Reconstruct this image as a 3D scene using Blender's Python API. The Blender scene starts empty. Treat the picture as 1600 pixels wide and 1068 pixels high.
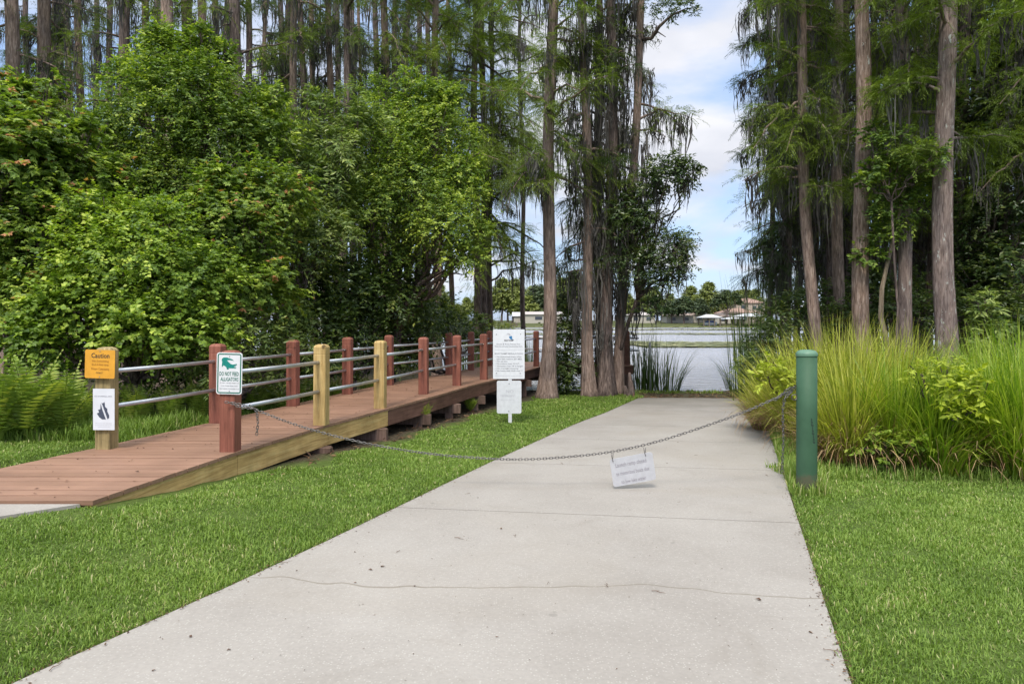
import bpy, math, random
import numpy as np
from mathutils import Vector, Matrix
RNG = np.random.default_rng(7)
random.seed(7)
SC = bpy.context.scene
COL = SC.collection

# ------------------------------------------------------------ camera, world, sun, exposure
cam_d = bpy.data.cameras.new('camera')
cam = bpy.data.objects.new('camera', cam_d)
COL.objects.link(cam)
cam.location = (0, 0, 0)
cam.rotation_euler = (math.pi / 2, 0, 0)
cam_d.lens = 24.0
cam_d.sensor_width = 36.0
cam_d.shift_y = -34 / 1600
cam_d.clip_start = 0.1
cam_d.clip_end = 4000
SC.camera = cam
SC.view_settings.view_transform = 'Standard'
SC.view_settings.look = 'None'
SC.view_settings.exposure = 0.78
SC.view_settings.gamma = 1
SC.cycles.max_bounces = 6
SC.cycles.diffuse_bounces = 3
SC.cycles.glossy_bounces = 2
SC.cycles.transmission_bounces = 3
SC.cycles.transparent_max_bounces = 4
SC.cycles.use_denoising = True
SC.cycles.use_adaptive_sampling = True

SUN_DIR = Vector((-0.18, -0.72, 1.0)).normalized()      # from the scene towards the sun
W = bpy.data.worlds.new('World')
SC.world = W
W.use_nodes = True
nt = W.node_tree
nt.nodes.clear()


def N(nt, typ, **kw):
    n = nt.nodes.new(typ)
    for k, v in kw.items():
        if k in n.inputs.keys() if hasattr(n.inputs, 'keys') else False:
            n.inputs[k].default_value = v
        else:
            setattr(n, k, v)
    return n


def L(nt, a, b):
    nt.links.new(a, b)


out = N(nt, 'ShaderNodeOutputWorld')
bg = N(nt, 'ShaderNodeBackground')
bg.inputs['Strength'].default_value = 0.12
sky = N(nt, 'ShaderNodeTexSky')
sky.sky_type = 'NISHITA'
sky.sun_disc = False
sky.sun_elevation = math.asin(SUN_DIR.z)
sky.sun_rotation = math.atan2(SUN_DIR.x, SUN_DIR.y)
sky.air_density = 1.0
sky.dust_density = 1.2
sky.ozone_density = 1.5
tc = N(nt, 'ShaderNodeTexCoord')
sep = N(nt, 'ShaderNodeSeparateXYZ')
L(nt, tc.outputs['Generated'], sep.inputs[0])
zz = N(nt, 'ShaderNodeMath', operation='ADD'); zz.inputs[1].default_value = 0.22
zm = N(nt, 'ShaderNodeMath', operation='MAXIMUM'); zm.inputs[1].default_value = 0.0
L(nt, sep.outputs['Z'], zm.inputs[0]); L(nt, zm.outputs[0], zz.inputs[0])
dx = N(nt, 'ShaderNodeMath', operation='DIVIDE'); dy = N(nt, 'ShaderNodeMath', operation='DIVIDE')
L(nt, sep.outputs['X'], dx.inputs[0]); L(nt, zz.outputs[0], dx.inputs[1])
L(nt, sep.outputs['Y'], dy.inputs[0]); L(nt, zz.outputs[0], dy.inputs[1])
cmb = N(nt, 'ShaderNodeCombineXYZ')
L(nt, dx.outputs[0], cmb.inputs[0]); L(nt, dy.outputs[0], cmb.inputs[1])
cmb.inputs[2].default_value = 7.9
n1 = N(nt, 'ShaderNodeTexNoise'); n1.inputs['Scale'].default_value = 1.15
n1.inputs['Detail'].default_value = 9; n1.inputs['Roughness'].default_value = 0.53
n1.inputs['Distortion'].default_value = 0.25
L(nt, cmb.outputs[0], n1.inputs['Vector'])
r1 = N(nt, 'ShaderNodeValToRGB')
r1.color_ramp.elements[0].position = 0.45; r1.color_ramp.elements[0].color = (0, 0, 0, 1)
r1.color_ramp.elements[1].position = 0.60; r1.color_ramp.elements[1].color = (1, 1, 1, 1)
L(nt, n1.outputs['Fac'], r1.inputs[0])
n2 = N(nt, 'ShaderNodeTexNoise'); n2.inputs['Scale'].default_value = 2.6; n2.inputs['Detail'].default_value = 6
L(nt, cmb.outputs[0], n2.inputs['Vector'])
r2 = N(nt, 'ShaderNodeValToRGB')
r2.color_ramp.elements[0].position = 0.35; r2.color_ramp.elements[0].color = (3.6, 3.75, 4.2, 1)
r2.color_ramp.elements[1].position = 0.62; r2.color_ramp.elements[1].color = (4.7, 4.75, 5.05, 1)
L(nt, n2.outputs['Fac'], r2.inputs[0])
blue = N(nt, 'ShaderNodeMix', data_type='RGBA'); blue.inputs[0].default_value = 0.6
L(nt, sky.outputs[0], blue.inputs[6]); blue.inputs[7].default_value = (2.5, 3.5, 5.5, 1)
mx = N(nt, 'ShaderNodeMix', data_type='RGBA')
L(nt, r1.outputs[0], mx.inputs[0]); L(nt, blue.outputs[2], mx.inputs[6]); L(nt, r2.outputs[0], mx.inputs[7])
# an overcast-broken sky is brighter overhead than near the horizon
mr = N(nt, 'ShaderNodeMapRange'); mr.inputs['From Min'].default_value = 0.40; mr.inputs['From Max'].default_value = 0.95
mr.inputs['To Min'].default_value = 1.0; mr.inputs['To Max'].default_value = 2.5
L(nt, sep.outputs['Z'], mr.inputs['Value'])
mr.inputs['To Min'].default_value = 0.0; mr.inputs['To Max'].default_value = 1.0
tint_up = N(nt, 'ShaderNodeMix', data_type='RGBA')
L(nt, mr.outputs[0], tint_up.inputs[0]); tint_up.inputs[6].default_value = (1, 1, 1, 1); tint_up.inputs[7].default_value = (3.5, 3.2, 2.6, 1)
vm = N(nt, 'ShaderNodeVectorMath', operation='MULTIPLY')
L(nt, mx.outputs[2], vm.inputs[0]); L(nt, tint_up.outputs[2], vm.inputs[1])
L(nt, vm.outputs[0], bg.inputs['Color'])
L(nt, bg.outputs[0], out.inputs[0])

sun_d = bpy.data.lights.new('sun', 'SUN')
sun_d.energy = 1.75
sun_d.angle = math.radians(12)
sun_d.color = (1.0, 0.93, 0.82)
sun = bpy.data.objects.new('sun', sun_d)
COL.objects.link(sun)
sun.rotation_euler = SUN_DIR.to_track_quat('Z', 'Y').to_euler()
sun.location = (-10, -10, 20)

F = 1600 * 24 / 36.0
WATER_Z = -1.86


def P(px, py, d):
    """a point of the place seen at photo pixel px,py at distance d metres in front of the viewer"""
    return np.array([(px - 800) / F * d, d, (500 - py) / F * d])


# ------------------------------------------------------------ materials
MATS = {}


def new_mat(name):
    m = bpy.data.materials.new(name)
    m.use_nodes = True
    t = m.node_tree
    b = t.nodes['Principled BSDF']
    MATS[name] = m
    return m, t, b


def ramp(t, stops):
    r = t.nodes.new('ShaderNodeValToRGB')
    e = r.color_ramp.elements
    while len(e) < len(stops):
        e.new(0.5)
    for i, (p, c) in enumerate(stops):
        e[i].position = p
        e[i].color = (*c, 1)
    return r


def noise(t, scale, detail=4, rough=0.55, vec=None, coord='Object', mapping=None, dist=0.0):
    n = t.nodes.new('ShaderNodeTexNoise')
    n.inputs['Scale'].default_value = scale
    n.inputs['Detail'].default_value = detail
    n.inputs['Roughness'].default_value = rough
    n.inputs['Distortion'].default_value = dist
    if vec is None:
        c = t.nodes.new('ShaderNodeTexCoord')
        vec = c.outputs[coord]
        if mapping:
            mp = t.nodes.new('ShaderNodeMapping')
            mp.inputs['Scale'].default_value = mapping
            t.links.new(vec, mp.inputs[0])
            vec = mp.outputs[0]
    t.links.new(vec, n.inputs['Vector'])
    return n


def mixc(t, fac, a, b, mode='MIX'):
    m = t.nodes.new('ShaderNodeMix')
    m.data_type = 'RGBA'
    m.blend_type = mode
    for s, v in ((0, fac), (6, a), (7, b)):
        if isinstance(v, bpy.types.NodeSocket):
            t.links.new(v, m.inputs[s])
        elif s == 0:
            m.inputs[0].default_value = v
        else:
            m.inputs[s].default_value = (*v, 1)
    return m.outputs[2]


def bump(t, b, h, strength=0.3, dist=0.01):
    n = t.nodes.new('ShaderNodeBump')
    n.inputs['Strength'].default_value = strength
    n.inputs['Distance'].default_value = dist
    t.links.new(h, n.inputs['Height'])
    t.links.new(n.outputs[0], b.inputs['Normal'])


def leaf_mat(name, stops, transl=0.35, rough=0.45, spec=0.35, tcol=(1.25, 1.35, 0.5)):
    m, t, b = new_mat(name)
    at = t.nodes.new('ShaderNodeAttribute'); at.attribute_name = 'tint'
    r = ramp(t, stops)
    t.links.new(at.outputs['Fac'], r.inputs[0])
    t.links.new(r.outputs[0], b.inputs['Base Color'])
    b.inputs['Roughness'].default_value = rough
    b.inputs['Specular IOR Level'].default_value = spec
    tr = t.nodes.new('ShaderNodeBsdfTranslucent')
    mul = mixc(t, 1.0, r.outputs[0], tcol, 'MULTIPLY')
    t.links.new(mul, tr.inputs[0])
    ms = t.nodes.new('ShaderNodeMixShader'); ms.inputs[0].default_value = transl
    t.links.new(b.outputs[0], ms.inputs[1]); t.links.new(tr.outputs[0], ms.inputs[2])
    t.links.new(ms.outputs[0], t.nodes['Material Output'].inputs[0])
    return m


leaf_mat('leaf_maple', [(0, (0.060, 0.105, 0.021)), (.4, (0.135, 0.217, 0.035)), (.72, (0.270, 0.365, 0.058)), (.97, (0.447, 0.520, 0.100)), (1, (0.546, 0.260, 0.130))])
leaf_mat('leaf_vine', [(0, (0.055, 0.103, 0.017)), (.4, (0.149, 0.240, 0.030)), (.8, (0.296, 0.402, 0.049)), (1, (0.491, 0.570, 0.097))])
leaf_mat('leaf_dark', [(0, (0.033, 0.056, 0.016)), (.5, (0.073, 0.119, 0.029)), (.85, (0.146, 0.203, 0.045)), (1, (0.268, 0.310, 0.068))], rough=.35, spec=.5)
leaf_mat('leaf_oak', [(0, (0.025, 0.050, 0.018)), (.5, (0.064, 0.109, 0.033)), (1, (0.172, 0.213, 0.059))], rough=.3, spec=.6)
leaf_mat('leaf_mid', [(0, (0.053, 0.099, 0.018)), (.5, (0.132, 0.212, 0.036)), (.85, (0.281, 0.365, 0.055)), (1, (0.477, 0.553, 0.097))])
leaf_mat('leaf_bay', [(0, (0.060, 0.105, 0.030)), (.5, (0.152, 0.217, 0.058)), (1, (0.387, 0.450, 0.140))], rough=.35)
leaf_mat('leaf_bright', [(0, (0.117, 0.184, 0.013)), (.5, (0.312, 0.367, 0.027)), (1, (0.428, 0.497, 0.054))])
leaf_mat('leaf_far', [(0, (0.091, 0.119, 0.032)), (.5, (0.195, 0.227, 0.054)), (1, (0.307, 0.356, 0.099))], transl=.2)  # far tree leaves, colour lightened slightly to stand in for haze
leaf_mat('leaf_far_dark', [(0, (0.033, 0.054, 0.027)), (.5, (0.065, 0.097, 0.041)), (1, (0.130, 0.162, 0.063))], transl=.15)
leaf_mat('needle', [(0, (0.064, 0.101, 0.014)), (.5, (0.143, 0.208, 0.028)), (1, (0.315, 0.381, 0.055))], transl=.3)
leaf_mat('needle_dark', [(0, (.025, .045, .012)), (.5, (.055, .095, .022)), (1, (.12, .175, .04))], transl=.3)
leaf_mat('moss_strand', [(0, (.055, .050, .046)), (.5, (.11, .102, .095)), (1, (.21, .20, .185))], transl=.25, rough=.9, spec=.1, tcol=(1, 1, 1))
leaf_mat('grass_blade', [(0, (.068, .115, .022)), (.35, (.138, .222, .036)), (.7, (.225, .325, .062)), (.92, (.34, .41, .11)), (1, (.50, .46, .24))], transl=.3, rough=.5, spec=.25)
leaf_mat('cordgrass', [(0, (.12, .15, .02)), (.4, (.27, .31, .035)), (.75, (.42, .44, .06)), (1, (.56, .53, .13))], transl=.35, rough=.4)
leaf_mat('cordgrass_green', [(0, (0.078, 0.151, 0.013)), (.5, (0.195, 0.313, 0.023)), (.85, (0.351, 0.432, 0.041)), (1, (0.428, 0.497, 0.108))], transl=.35, rough=.4)
leaf_mat('dead_blade', [(0, (.13, .07, .035)), (.5, (.30, .18, .09)), (1, (.50, .36, .20))], transl=.15, rough=.8, spec=.1, tcol=(1, 1, 1))
leaf_mat('reed', [(0, (0.026, 0.054, 0.011)), (.6, (0.058, 0.108, 0.018)), (1, (0.156, 0.184, 0.036))], transl=.2)
leaf_mat('fern', [(0, (.12, .19, .025)), (.6, (.23, .32, .05)), (1, (.40, .42, .09))], transl=.35)
leaf_mat('lily', [(0, (.14, .16, .05)), (.6, (.22, .235, .08)), (1, (.32, .30, .12))], transl=.1)
leaf_mat('dead_leaf', [(0, (.05, .025, .015)), (.5, (.12, .06, .03)), (1, (.26, .16, .08))], transl=.05, rough=.8, tcol=(1, 1, 1))


def bark_mat(name, c0, c1, c2, moss=0.0, lichen=0.0, rust=0.0):
    m, t, b = new_mat(name)
    oi = t.nodes.new('ShaderNodeObjectInfo')
    tcn = t.nodes.new('ShaderNodeTexCoord')
    ad = t.nodes.new('ShaderNodeVectorMath'); ad.operation = 'ADD'
    mu = t.nodes.new('ShaderNodeMath'); mu.operation = 'MULTIPLY'; mu.inputs[1].default_value = 37
    t.links.new(oi.outputs['Random'], mu.inputs[0])
    t.links.new(tcn.outputs['Object'], ad.inputs[0]); t.links.new(mu.outputs[0], ad.inputs[1])
    mp = t.nodes.new('ShaderNodeMapping'); mp.inputs['Scale'].default_value = (1, 1, 0.13)
    t.links.new(ad.outputs[0], mp.inputs[0])
    n1 = noise(t, 34, 6, .65, vec=mp.outputs[0], dist=.6)
    mp2 = t.nodes.new('ShaderNodeMapping'); mp2.inputs['Scale'].default_value = (1, 1, 0.3)
    t.links.new(ad.outputs[0], mp2.inputs[0])
    n2 = noise(t, 5, 4, .6, vec=mp2.outputs[0])
    r = ramp(t, [(.32, c0), (.5, c1), (.68, c2)])
    t.links.new(n1.outputs['Fac'], r.inputs[0])
    col = r.outputs[0]
    r2 = ramp(t, [(.35, (.72, .72, .74)), (.65, (1.15, 1.1, 1.05))])
    t.links.new(n2.outputs['Fac'], r2.inputs[0])
    col = mixc(t, 1.0, col, r2.outputs[0], 'MULTIPLY')
    if rust:
        n4 = noise(t, 2.2, 4, .6, vec=mp2.outputs[0], dist=1)
        rr = ramp(t, [(.56, (0, 0, 0)), (.64, (rust, rust, rust))])
        t.links.new(n4.outputs['Fac'], rr.inputs[0])
        col = mixc(t, rr.outputs[0], col, (.42, .20, .09))
    if lichen:
        n3 = noise(t, 13, 5, .75, vec=mp2.outputs[0])
        rr = ramp(t, [(.655 - .05 * lichen, (0, 0, 0)), (.69 - .05 * lichen, (1, 1, 1))])
        t.links.new(n3.outputs['Fac'], rr.inputs[0])
        col = mixc(t, rr.outputs[0], col, (.42, .43, .40))
    t.links.new(col, b.inputs['Base Color'])
    b.inputs['Roughness'].default_value = .9
    b.inputs['Specular IOR Level'].default_value = .15
    bump(t, b, n1.outputs['Fac'], .9, .03)
    return m


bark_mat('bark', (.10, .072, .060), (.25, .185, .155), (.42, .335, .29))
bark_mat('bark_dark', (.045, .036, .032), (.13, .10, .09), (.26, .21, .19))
bark_mat('bark_lichen', (.09, .07, .062), (.22, .17, .155), (.36, .30, .27), lichen=1.0)
bark_mat('bark_rust', (.08, .055, .042), (.23, .165, .13), (.40, .32, .27), lichen=.4, rust=.45)
bark_mat('bark_pale', (.12, .09, .06), (.26, .21, .15), (.40, .34, .26))


def wood_mat(name, c0, c1, c2, sc=(1, 1, .06), rough=.75, var=.15, knots=True):
    m, t, b = new_mat(name)
    oi = t.nodes.new('ShaderNodeObjectInfo')
    tcn = t.nodes.new('ShaderNodeTexCoord')
    ad = t.nodes.new('ShaderNodeVectorMath'); ad.operation = 'ADD'
    mu = t.nodes.new('ShaderNodeMath'); mu.operation = 'MULTIPLY'; mu.inputs[1].default_value = 53
    t.links.new(oi.outputs['Random'], mu.inputs[0])
    t.links.new(tcn.outputs['Object'], ad.inputs[0]); t.links.new(mu.outputs[0], ad.inputs[1])
    mp = t.nodes.new('ShaderNodeMapping'); mp.inputs['Scale'].default_value = sc
    t.links.new(ad.outputs[0], mp.inputs[0])
    n1 = noise(t, 42, 5, .6, vec=mp.outputs[0], dist=.5)
    r = ramp(t, [(.3, c0), (.52, c1), (.7, c2)])
    t.links.new(n1.outputs['Fac'], r.inputs[0])
    n2 = noise(t, 3.5, 4, .6, vec=ad.outputs[0])
    r2 = ramp(t, [(.3, (1 - var * 2, 1 - var * 2, 1 - var * 2.2)), (.7, (1 + var, 1 + var, 1 + var))])
    t.links.new(n2.outputs['Fac'], r2.inputs[0])
    col = mixc(t, 1.0, r.outputs[0], r2.outputs[0], 'MULTIPLY')
    if knots:
        v = t.nodes.new('ShaderNodeTexVoronoi'); v.inputs['Scale'].default_value = 3.1
        mp3 = t.nodes.new('ShaderNodeMapping'); mp3.inputs['Scale'].default_value = (1, 1, .75)
        t.links.new(ad.outputs[0], mp3.inputs[0]); t.links.new(mp3.outputs[0], v.inputs['Vector'])
        rk = ramp(t, [(.05, (1, 1, 1)), (.09, (0, 0, 0))])
        t.links.new(v.outputs['Distance'], rk.inputs[0])
        col = mixc(t, rk.outputs[0], col, tuple(x * .3 for x in c0))
    t.links.new(col, b.inputs['Base Color'])
    b.inputs['Roughness'].default_value = rough
    b.inputs['Specular IOR Level'].default_value = .25
    bump(t, b, n1.outputs['Fac'], .35, .004)
    return m


wood_mat('wood_yellow', (.32, .20, .075), (.50, .345, .14), (.60, .45, .21))
wood_mat('wood_weathered', (.16, .125, .06), (.30, .23, .11), (.44, .35, .18), knots=False, var=.25)
wood_mat('wood_fascia', (.36, .22, .085), (.58, .38, .15), (.66, .48, .22), sc=(.06, .06, 1))
wood_mat('wood_red', (.17, .06, .042), (.25, .09, .062), (.32, .125, .09), knots=False, var=.12, rough=.65)
wood_mat('wood_brown', (.11, .055, .04), (.18, .09, .066), (.24, .125, .095), sc=(.06, .06, 1), knots=False)
wood_mat('wood_pier', (.09, .055, .045), (.17, .11, .09), (.24, .165, .135), knots=False, var=.25)


def deck_mat():
    m, t, b = new_mat('decking')
    at = t.nodes.new('ShaderNodeAttribute'); at.attribute_name = 'tint'
    n1 = noise(t, 60, 4, .6, mapping=(.05, 1, 1))
    n2 = noise(t, 1.7, 5, .6)
    r = ramp(t, [(0, (.235, .13, .083)), (1, (.285, .16, .106))])
    t.links.new(at.outputs['Fac'], r.inputs[0])
    rr = ramp(t, [(.3, (.82, .80, .78)), (.7, (1.14, 1.14, 1.14))])
    t.links.new(n2.outputs['Fac'], rr.inputs[0])
    col = mixc(t, 1, r.outputs[0], rr.outputs[0], 'MULTIPLY')
    r3 = ramp(t, [(.35, (.86, .86, .86)), (.65, (1.08, 1.08, 1.08))])
    t.links.new(n1.outputs['Fac'], r3.inputs[0])
    col = mixc(t, 1, col, r3.outputs[0], 'MULTIPLY')
    t.links.new(col, b.inputs['Base Color'])
    b.inputs['Roughness'].default_value = .6
    bump(t, b, n1.outputs['Fac'], .25, .003)


deck_mat()


def flat_mat(name, c, rough=.5, metal=0.0, var=.08, scale=9, spec=.5):
    m, t, b = new_mat(name)
    n = noise(t, scale, 5, .6)
    r = ramp(t, [(.3, tuple(x * (1 - var) for x in c)), (.7, tuple(min(1, x * (1 + var)) for x in c))])
    t.links.new(n.outputs['Fac'], r.inputs[0])
    t.links.new(r.outputs[0], b.inputs['Base Color'])
    b.inputs['Roughness'].default_value = rough
    b.inputs['Metallic'].default_value = metal
    b.inputs['Specular IOR Level'].default_value = spec
    bump(t, b, n.outputs['Fac'], .08, .004)
    return m


flat_mat('galvanised', (.50, .51, .53), .38, .75, .12)
flat_mat('chain_steel', (.16, .15, .145), .45, .85, .35, 40)
flat_mat('sign_white', (.66, .67, .70), .45, 0, .07, 14)
flat_mat('sign_faded', (.60, .61, .64), .5, 0, .09, 16)
flat_mat('sign_grey', (.47, .47, .49), .6, 0, .08, 16)
flat_mat('sign_paper', (.62, .64, .69), .8, 0, .06)
flat_mat('sign_yellow', (.66, .32, .03), .5, 0, .12, 12)
flat_mat('ink_black', (.035, .03, .03), .6)
flat_mat('ink_brown', (.30, .12, .02), .6)
flat_mat('ink_navy', (.055, .065, .10), .6)
flat_mat('ink_grey', (.22, .22, .25), .6)
flat_mat('ink_pale', (.44, .44, .48), .6)
flat_mat('ink_faded', (.29, .265, .30), .6, 0, .2, 25)
flat_mat('ink_green', (.012, .14, .095), .5)
flat_mat('ink_teal', (.0, .20, .17), .5, 0, .25, 60)
flat_mat('ink_blue', (.02, .16, .36), .5)
flat_mat('roof_white', (.46, .47, .48), .6)
flat_mat('roof_terracotta', (.30, .19, .15), .8, 0, .2)
flat_mat('roof_salmon', (.38, .29, .24), .8, 0, .15)
flat_mat('roof_grey', (.40, .36, .34), .8, 0, .15)
flat_mat('wall_tan', (.38, .32, .26), .8)
flat_mat('wall_cream', (.42, .39, .33), .8)
flat_mat('window_glass', (.05, .06, .08), .15)
flat_mat('dock_wood', (.16, .13, .10), .85, 0, .25)
flat_mat('pvc_grey', (.42, .43, .42), .6)
flat_mat('boat_hull', (.62, .64, .68), .35)
flat_mat('canvas_blue', (.05, .10, .33), .7)


def bollard_mat():
    m, t, b = new_mat('bollard_paint')
    n = noise(t, 6, 5, .6)
    r = ramp(t, [(.3, (.036, .088, .048)), (.7, (.048, .112, .062))])
    t.links.new(n.outputs['Fac'], r.inputs[0])
    n2 = noise(t, 120, 3, .7)
    r2 = ramp(t, [(.72, (0, 0, 0)), (.76, (1, 1, 1))])
    t.links.new(n2.outputs['Fac'], r2.inputs[0])
    col = mixc(t, r2.outputs[0], r.outputs[0], (.02, .05, .035))
    gz_ = t.nodes.new('ShaderNodeTexCoord'); sz = t.nodes.new('ShaderNodeSeparateXYZ'); t.links.new(gz_.outputs['Object'], sz.inputs[0])
    n5 = noise(t, 14, 5, .7)
    add_ = t.nodes.new('ShaderNodeMath'); add_.operation = 'MULTIPLY_ADD'; add_.inputs[1].default_value = -.22
    t.links.new(n5.outputs['Fac'], add_.inputs[0]); t.links.new(sz.outputs[2], add_.inputs[2])
    rb = ramp(t, [(0.0, (.75, .75, .75)), (.06, (0, 0, 0))]); t.links.new(add_.outputs[0], rb.inputs[0])
    col = mixc(t, rb.outputs[0], col, (.10, .085, .05))
    n6 = noise(t, 9, 6, .75, mapping=(1, 1, .25))
    rs6 = ramp(t, [(.60, (0, 0, 0)), (.72, (.45, .45, .45))]); t.links.new(n6.outputs['Fac'], rs6.inputs[0])
    col = mixc(t, rs6.outputs[0], col, (.085, .14, .095))
    t.links.new(col, b.inputs['Base Color'])
    b.inputs['Roughness'].default_value = .62; b.inputs['Specular IOR Level'].default_value = .3
    bump(t, b, n2.outputs['Fac'], .08, .002)
    flat_mat('bollard_cap', (.10, .20, .13), .5)
    flat_mat('scuff', (.012, .03, .02), .8)


bollard_mat()


def concrete_mat(name, crack=False):
    m, t, b = new_mat(name)
    g = t.nodes.new('ShaderNodeNewGeometry')
    pos = g.outputs['Position']
    big = noise(t, .9, 5, .6, vec=pos)
    r = ramp(t, [(.28, (.262, .238, .211)), (.5, (.305, .280, .251)), (.72, (.340, .314, .283))])
    t.links.new(big.outputs['Fac'], r.inputs[0])
    fine = noise(t, 55, 4, .7, vec=pos)
    rf = ramp(t, [(.3, (.90, .90, .90)), (.7, (1.06, 1.06, 1.06))])
    t.links.new(fine.outputs['Fac'], rf.inputs[0])
    col = mixc(t, 1, r.outputs[0], rf.outputs[0], 'MULTIPLY')
    v = t.nodes.new('ShaderNodeTexVoronoi'); v.inputs['Scale'].default_value = 95
    t.links.new(pos, v.inputs['Vector'])
    sepc = t.nodes.new('ShaderNodeSeparateColor'); t.links.new(v.outputs['Color'], sepc.inputs[0])
    a = t.nodes.new('ShaderNodeMath'); a.operation = 'GREATER_THAN'; a.inputs[1].default_value = .80
    t.links.new(sepc.outputs[0], a.inputs[0])
    d = t.nodes.new('ShaderNodeMath'); d.operation = 'LESS_THAN'; d.inputs[1].default_value = .38
    t.links.new(v.outputs['Distance'], d.inputs[0])
    mm = t.nodes.new('ShaderNodeMath'); mm.operation = 'MULTIPLY'
    t.links.new(a.outputs[0], mm.inputs[0]); t.links.new(d.outputs[0], mm.inputs[1])
    mm2 = t.nodes.new('ShaderNodeMath'); mm2.operation = 'MULTIPLY'; mm2.inputs[1].default_value = .32
    t.links.new(mm.outputs[0], mm2.inputs[0])
    col = mixc(t, mm2.outputs[0], col, (.52, .50, .45))
    # dark drips and broad stains of the slab itself
    st = noise(t, 2.1, 6, .7, mapping=None, vec=pos, dist=1.2)
    rs = ramp(t, [(.56, (0, 0, 0)), (.72, (.38, .38, .38))])
    t.links.new(st.outputs['Fac'], rs.inputs[0])
    col = mixc(t, rs.outputs[0], col, (.215, .19, .16))
    st2 = noise(t, .55, 4, .6, vec=pos, dist=.6)
    rs2 = ramp(t, [(.50, (0, 0, 0)), (.66, (.32, .32, .32))])
    t.links.new(st2.outputs['Fac'], rs2.inputs[0])
    col = mixc(t, rs2.outputs[0], col, (.27, .235, .19))
    # algae and silt darken the lowest slabs by the water
    spy = t.nodes.new('ShaderNodeSeparateXYZ'); t.links.new(pos, spy.inputs[0])
    wv = noise(t, 1.6, 5, .65, vec=pos)
    ay = t.nodes.new('ShaderNodeMath'); ay.operation = 'MULTIPLY_ADD'; ay.inputs[1].default_value = 4.0
    t.links.new(wv.outputs['Fac'], ay.inputs[0]); t.links.new(spy.outputs[1], ay.inputs[2])
    my = t.nodes.new('ShaderNodeMapRange'); my.inputs['From Min'].default_value = 14.3; my.inputs['From Max'].default_value = 17.6
    my.inputs['To Min'].default_value = 0; my.inputs['To Max'].default_value = .75
    t.links.new(ay.outputs[0], my.inputs['Value'])
    col = mixc(t, my.outputs[0], col, (.13, .12, .095))
    dk = noise(t, 5.5, 3, .5, vec=pos)
    rdk = ramp(t, [(.735, (0, 0, 0)), (.765, (.35, .35, .35))])
    t.links.new(dk.outputs['Fac'], rdk.inputs[0])
    col = mixc(t, rdk.outputs[0], col, (.13, .12, .105))
    if crack:
        sp = t.nodes.new('ShaderNodeSeparateXYZ'); t.links.new(pos, sp.inputs[0])
        # crack line y = 3.58 - .13 x + wobble
        w = noise(t, .9, 3, .65, vec=pos)
        e1 = t.nodes.new('ShaderNodeMath'); e1.operation = 'MULTIPLY'; e1.inputs[1].default_value = .10
        t.links.new(sp.outputs[0], e1.inputs[0])
        e2 = t.nodes.new('ShaderNodeMath'); e2.operation = 'ADD'
        t.links.new(sp.outputs[1], e2.inputs[0]); t.links.new(e1.outputs[0], e2.inputs[1])
        e3 = t.nodes.new('ShaderNodeMath'); e3.operation = 'MULTIPLY_ADD'; e3.inputs[1].default_value = .42; 
        t.links.new(w.outputs['Fac'], e3.inputs[0]); t.links.new(e2.outputs[0], e3.inputs[2])
        e4 = t.nodes.new('ShaderNodeMath'); e4.operation = 'SUBTRACT'; e4.inputs[1].default_value = 3.72
        t.links.new(e3.outputs[0], e4.inputs[0])
        e5 = t.nodes.new('ShaderNodeMath'); e5.operation = 'ABSOLUTE'
        t.links.new(e4.outputs[0], e5.inputs[0])
        rc = ramp(t, [(.003, (.62, .62, .62)), (.009, (0, 0, 0))])
        t.links.new(e5.outputs[0], rc.inputs[0])
        col = mixc(t, rc.outputs[0], col, (.14, .115, .08))
    t.links.new(col, b.inputs['Base Color'])
    b.inputs['Roughness'].default_value = .85
    b.inputs['Specular IOR Level'].default_value = .3
    bump(t, b, fine.outputs['Fac'], .25, .004)


concrete_mat('concrete', True)


def ground_mat():
    m, t, b = new_mat('soil_and_thatch')
    at = t.nodes.new('ShaderNodeAttribute'); at.attribute_name = 'tint'
    g = t.nodes.new('ShaderNodeNewGeometry')
    n = noise(t, 7, 6, .7, vec=g.outputs['Position'])
    r = ramp(t, [(.3, (.05, .08, .016)), (.7, (.12, .165, .04))])
    t.links.new(n.outputs['Fac'], r.inputs[0])
    n2 = noise(t, 22, 6, .75, vec=g.outputs['Position'])
    r2 = ramp(t, [(.3, (.03, .024, .016)), (.55, (.075, .06, .04)), (.72, (.16, .13, .09))])
    t.links.new(n2.outputs['Fac'], r2.inputs[0])
    col = mixc(t, at.outputs['Fac'], r.outputs[0], r2.outputs[0])
    t.links.new(col, b.inputs['Base Color'])
    b.inputs['Roughness'].default_value = .95
    b.inputs['Specular IOR Level'].default_value = .1
    bump(t, b, n2.outputs['Fac'], .8, .03)


ground_mat()


def water_mat():
    m, t, b = new_mat('lake_water')
    b.inputs['Base Color'].default_value = (.33, .33, .36, 1)
    b.inputs['Roughness'].default_value = .16
    b.inputs['IOR'].default_value = 1.33
    b.inputs['Specular IOR Level'].default_value = .7
    g = t.nodes.new('ShaderNodeNewGeometry')
    mp = t.nodes.new('ShaderNodeMapping'); mp.inputs['Scale'].default_value = (.55, 1.0, 1)
    t.links.new(g.outputs['Position'], mp.inputs[0])
    n = noise(t, 2.6, 5, .6, vec=mp.outputs[0], dist=.4)
    n2 = noise(t, .35, 3, .5, vec=mp.outputs[0])
    ad = t.nodes.new('ShaderNodeMath'); ad.operation = 'MULTIPLY_ADD'; ad.inputs[1].default_value = 1.0
    t.links.new(n.outputs['Fac'], ad.inputs[0]); t.links.new(n2.outputs['Fac'], ad.inputs[2])
    bump(t, b, ad.outputs[0], .9, .22)


water_mat()

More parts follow.
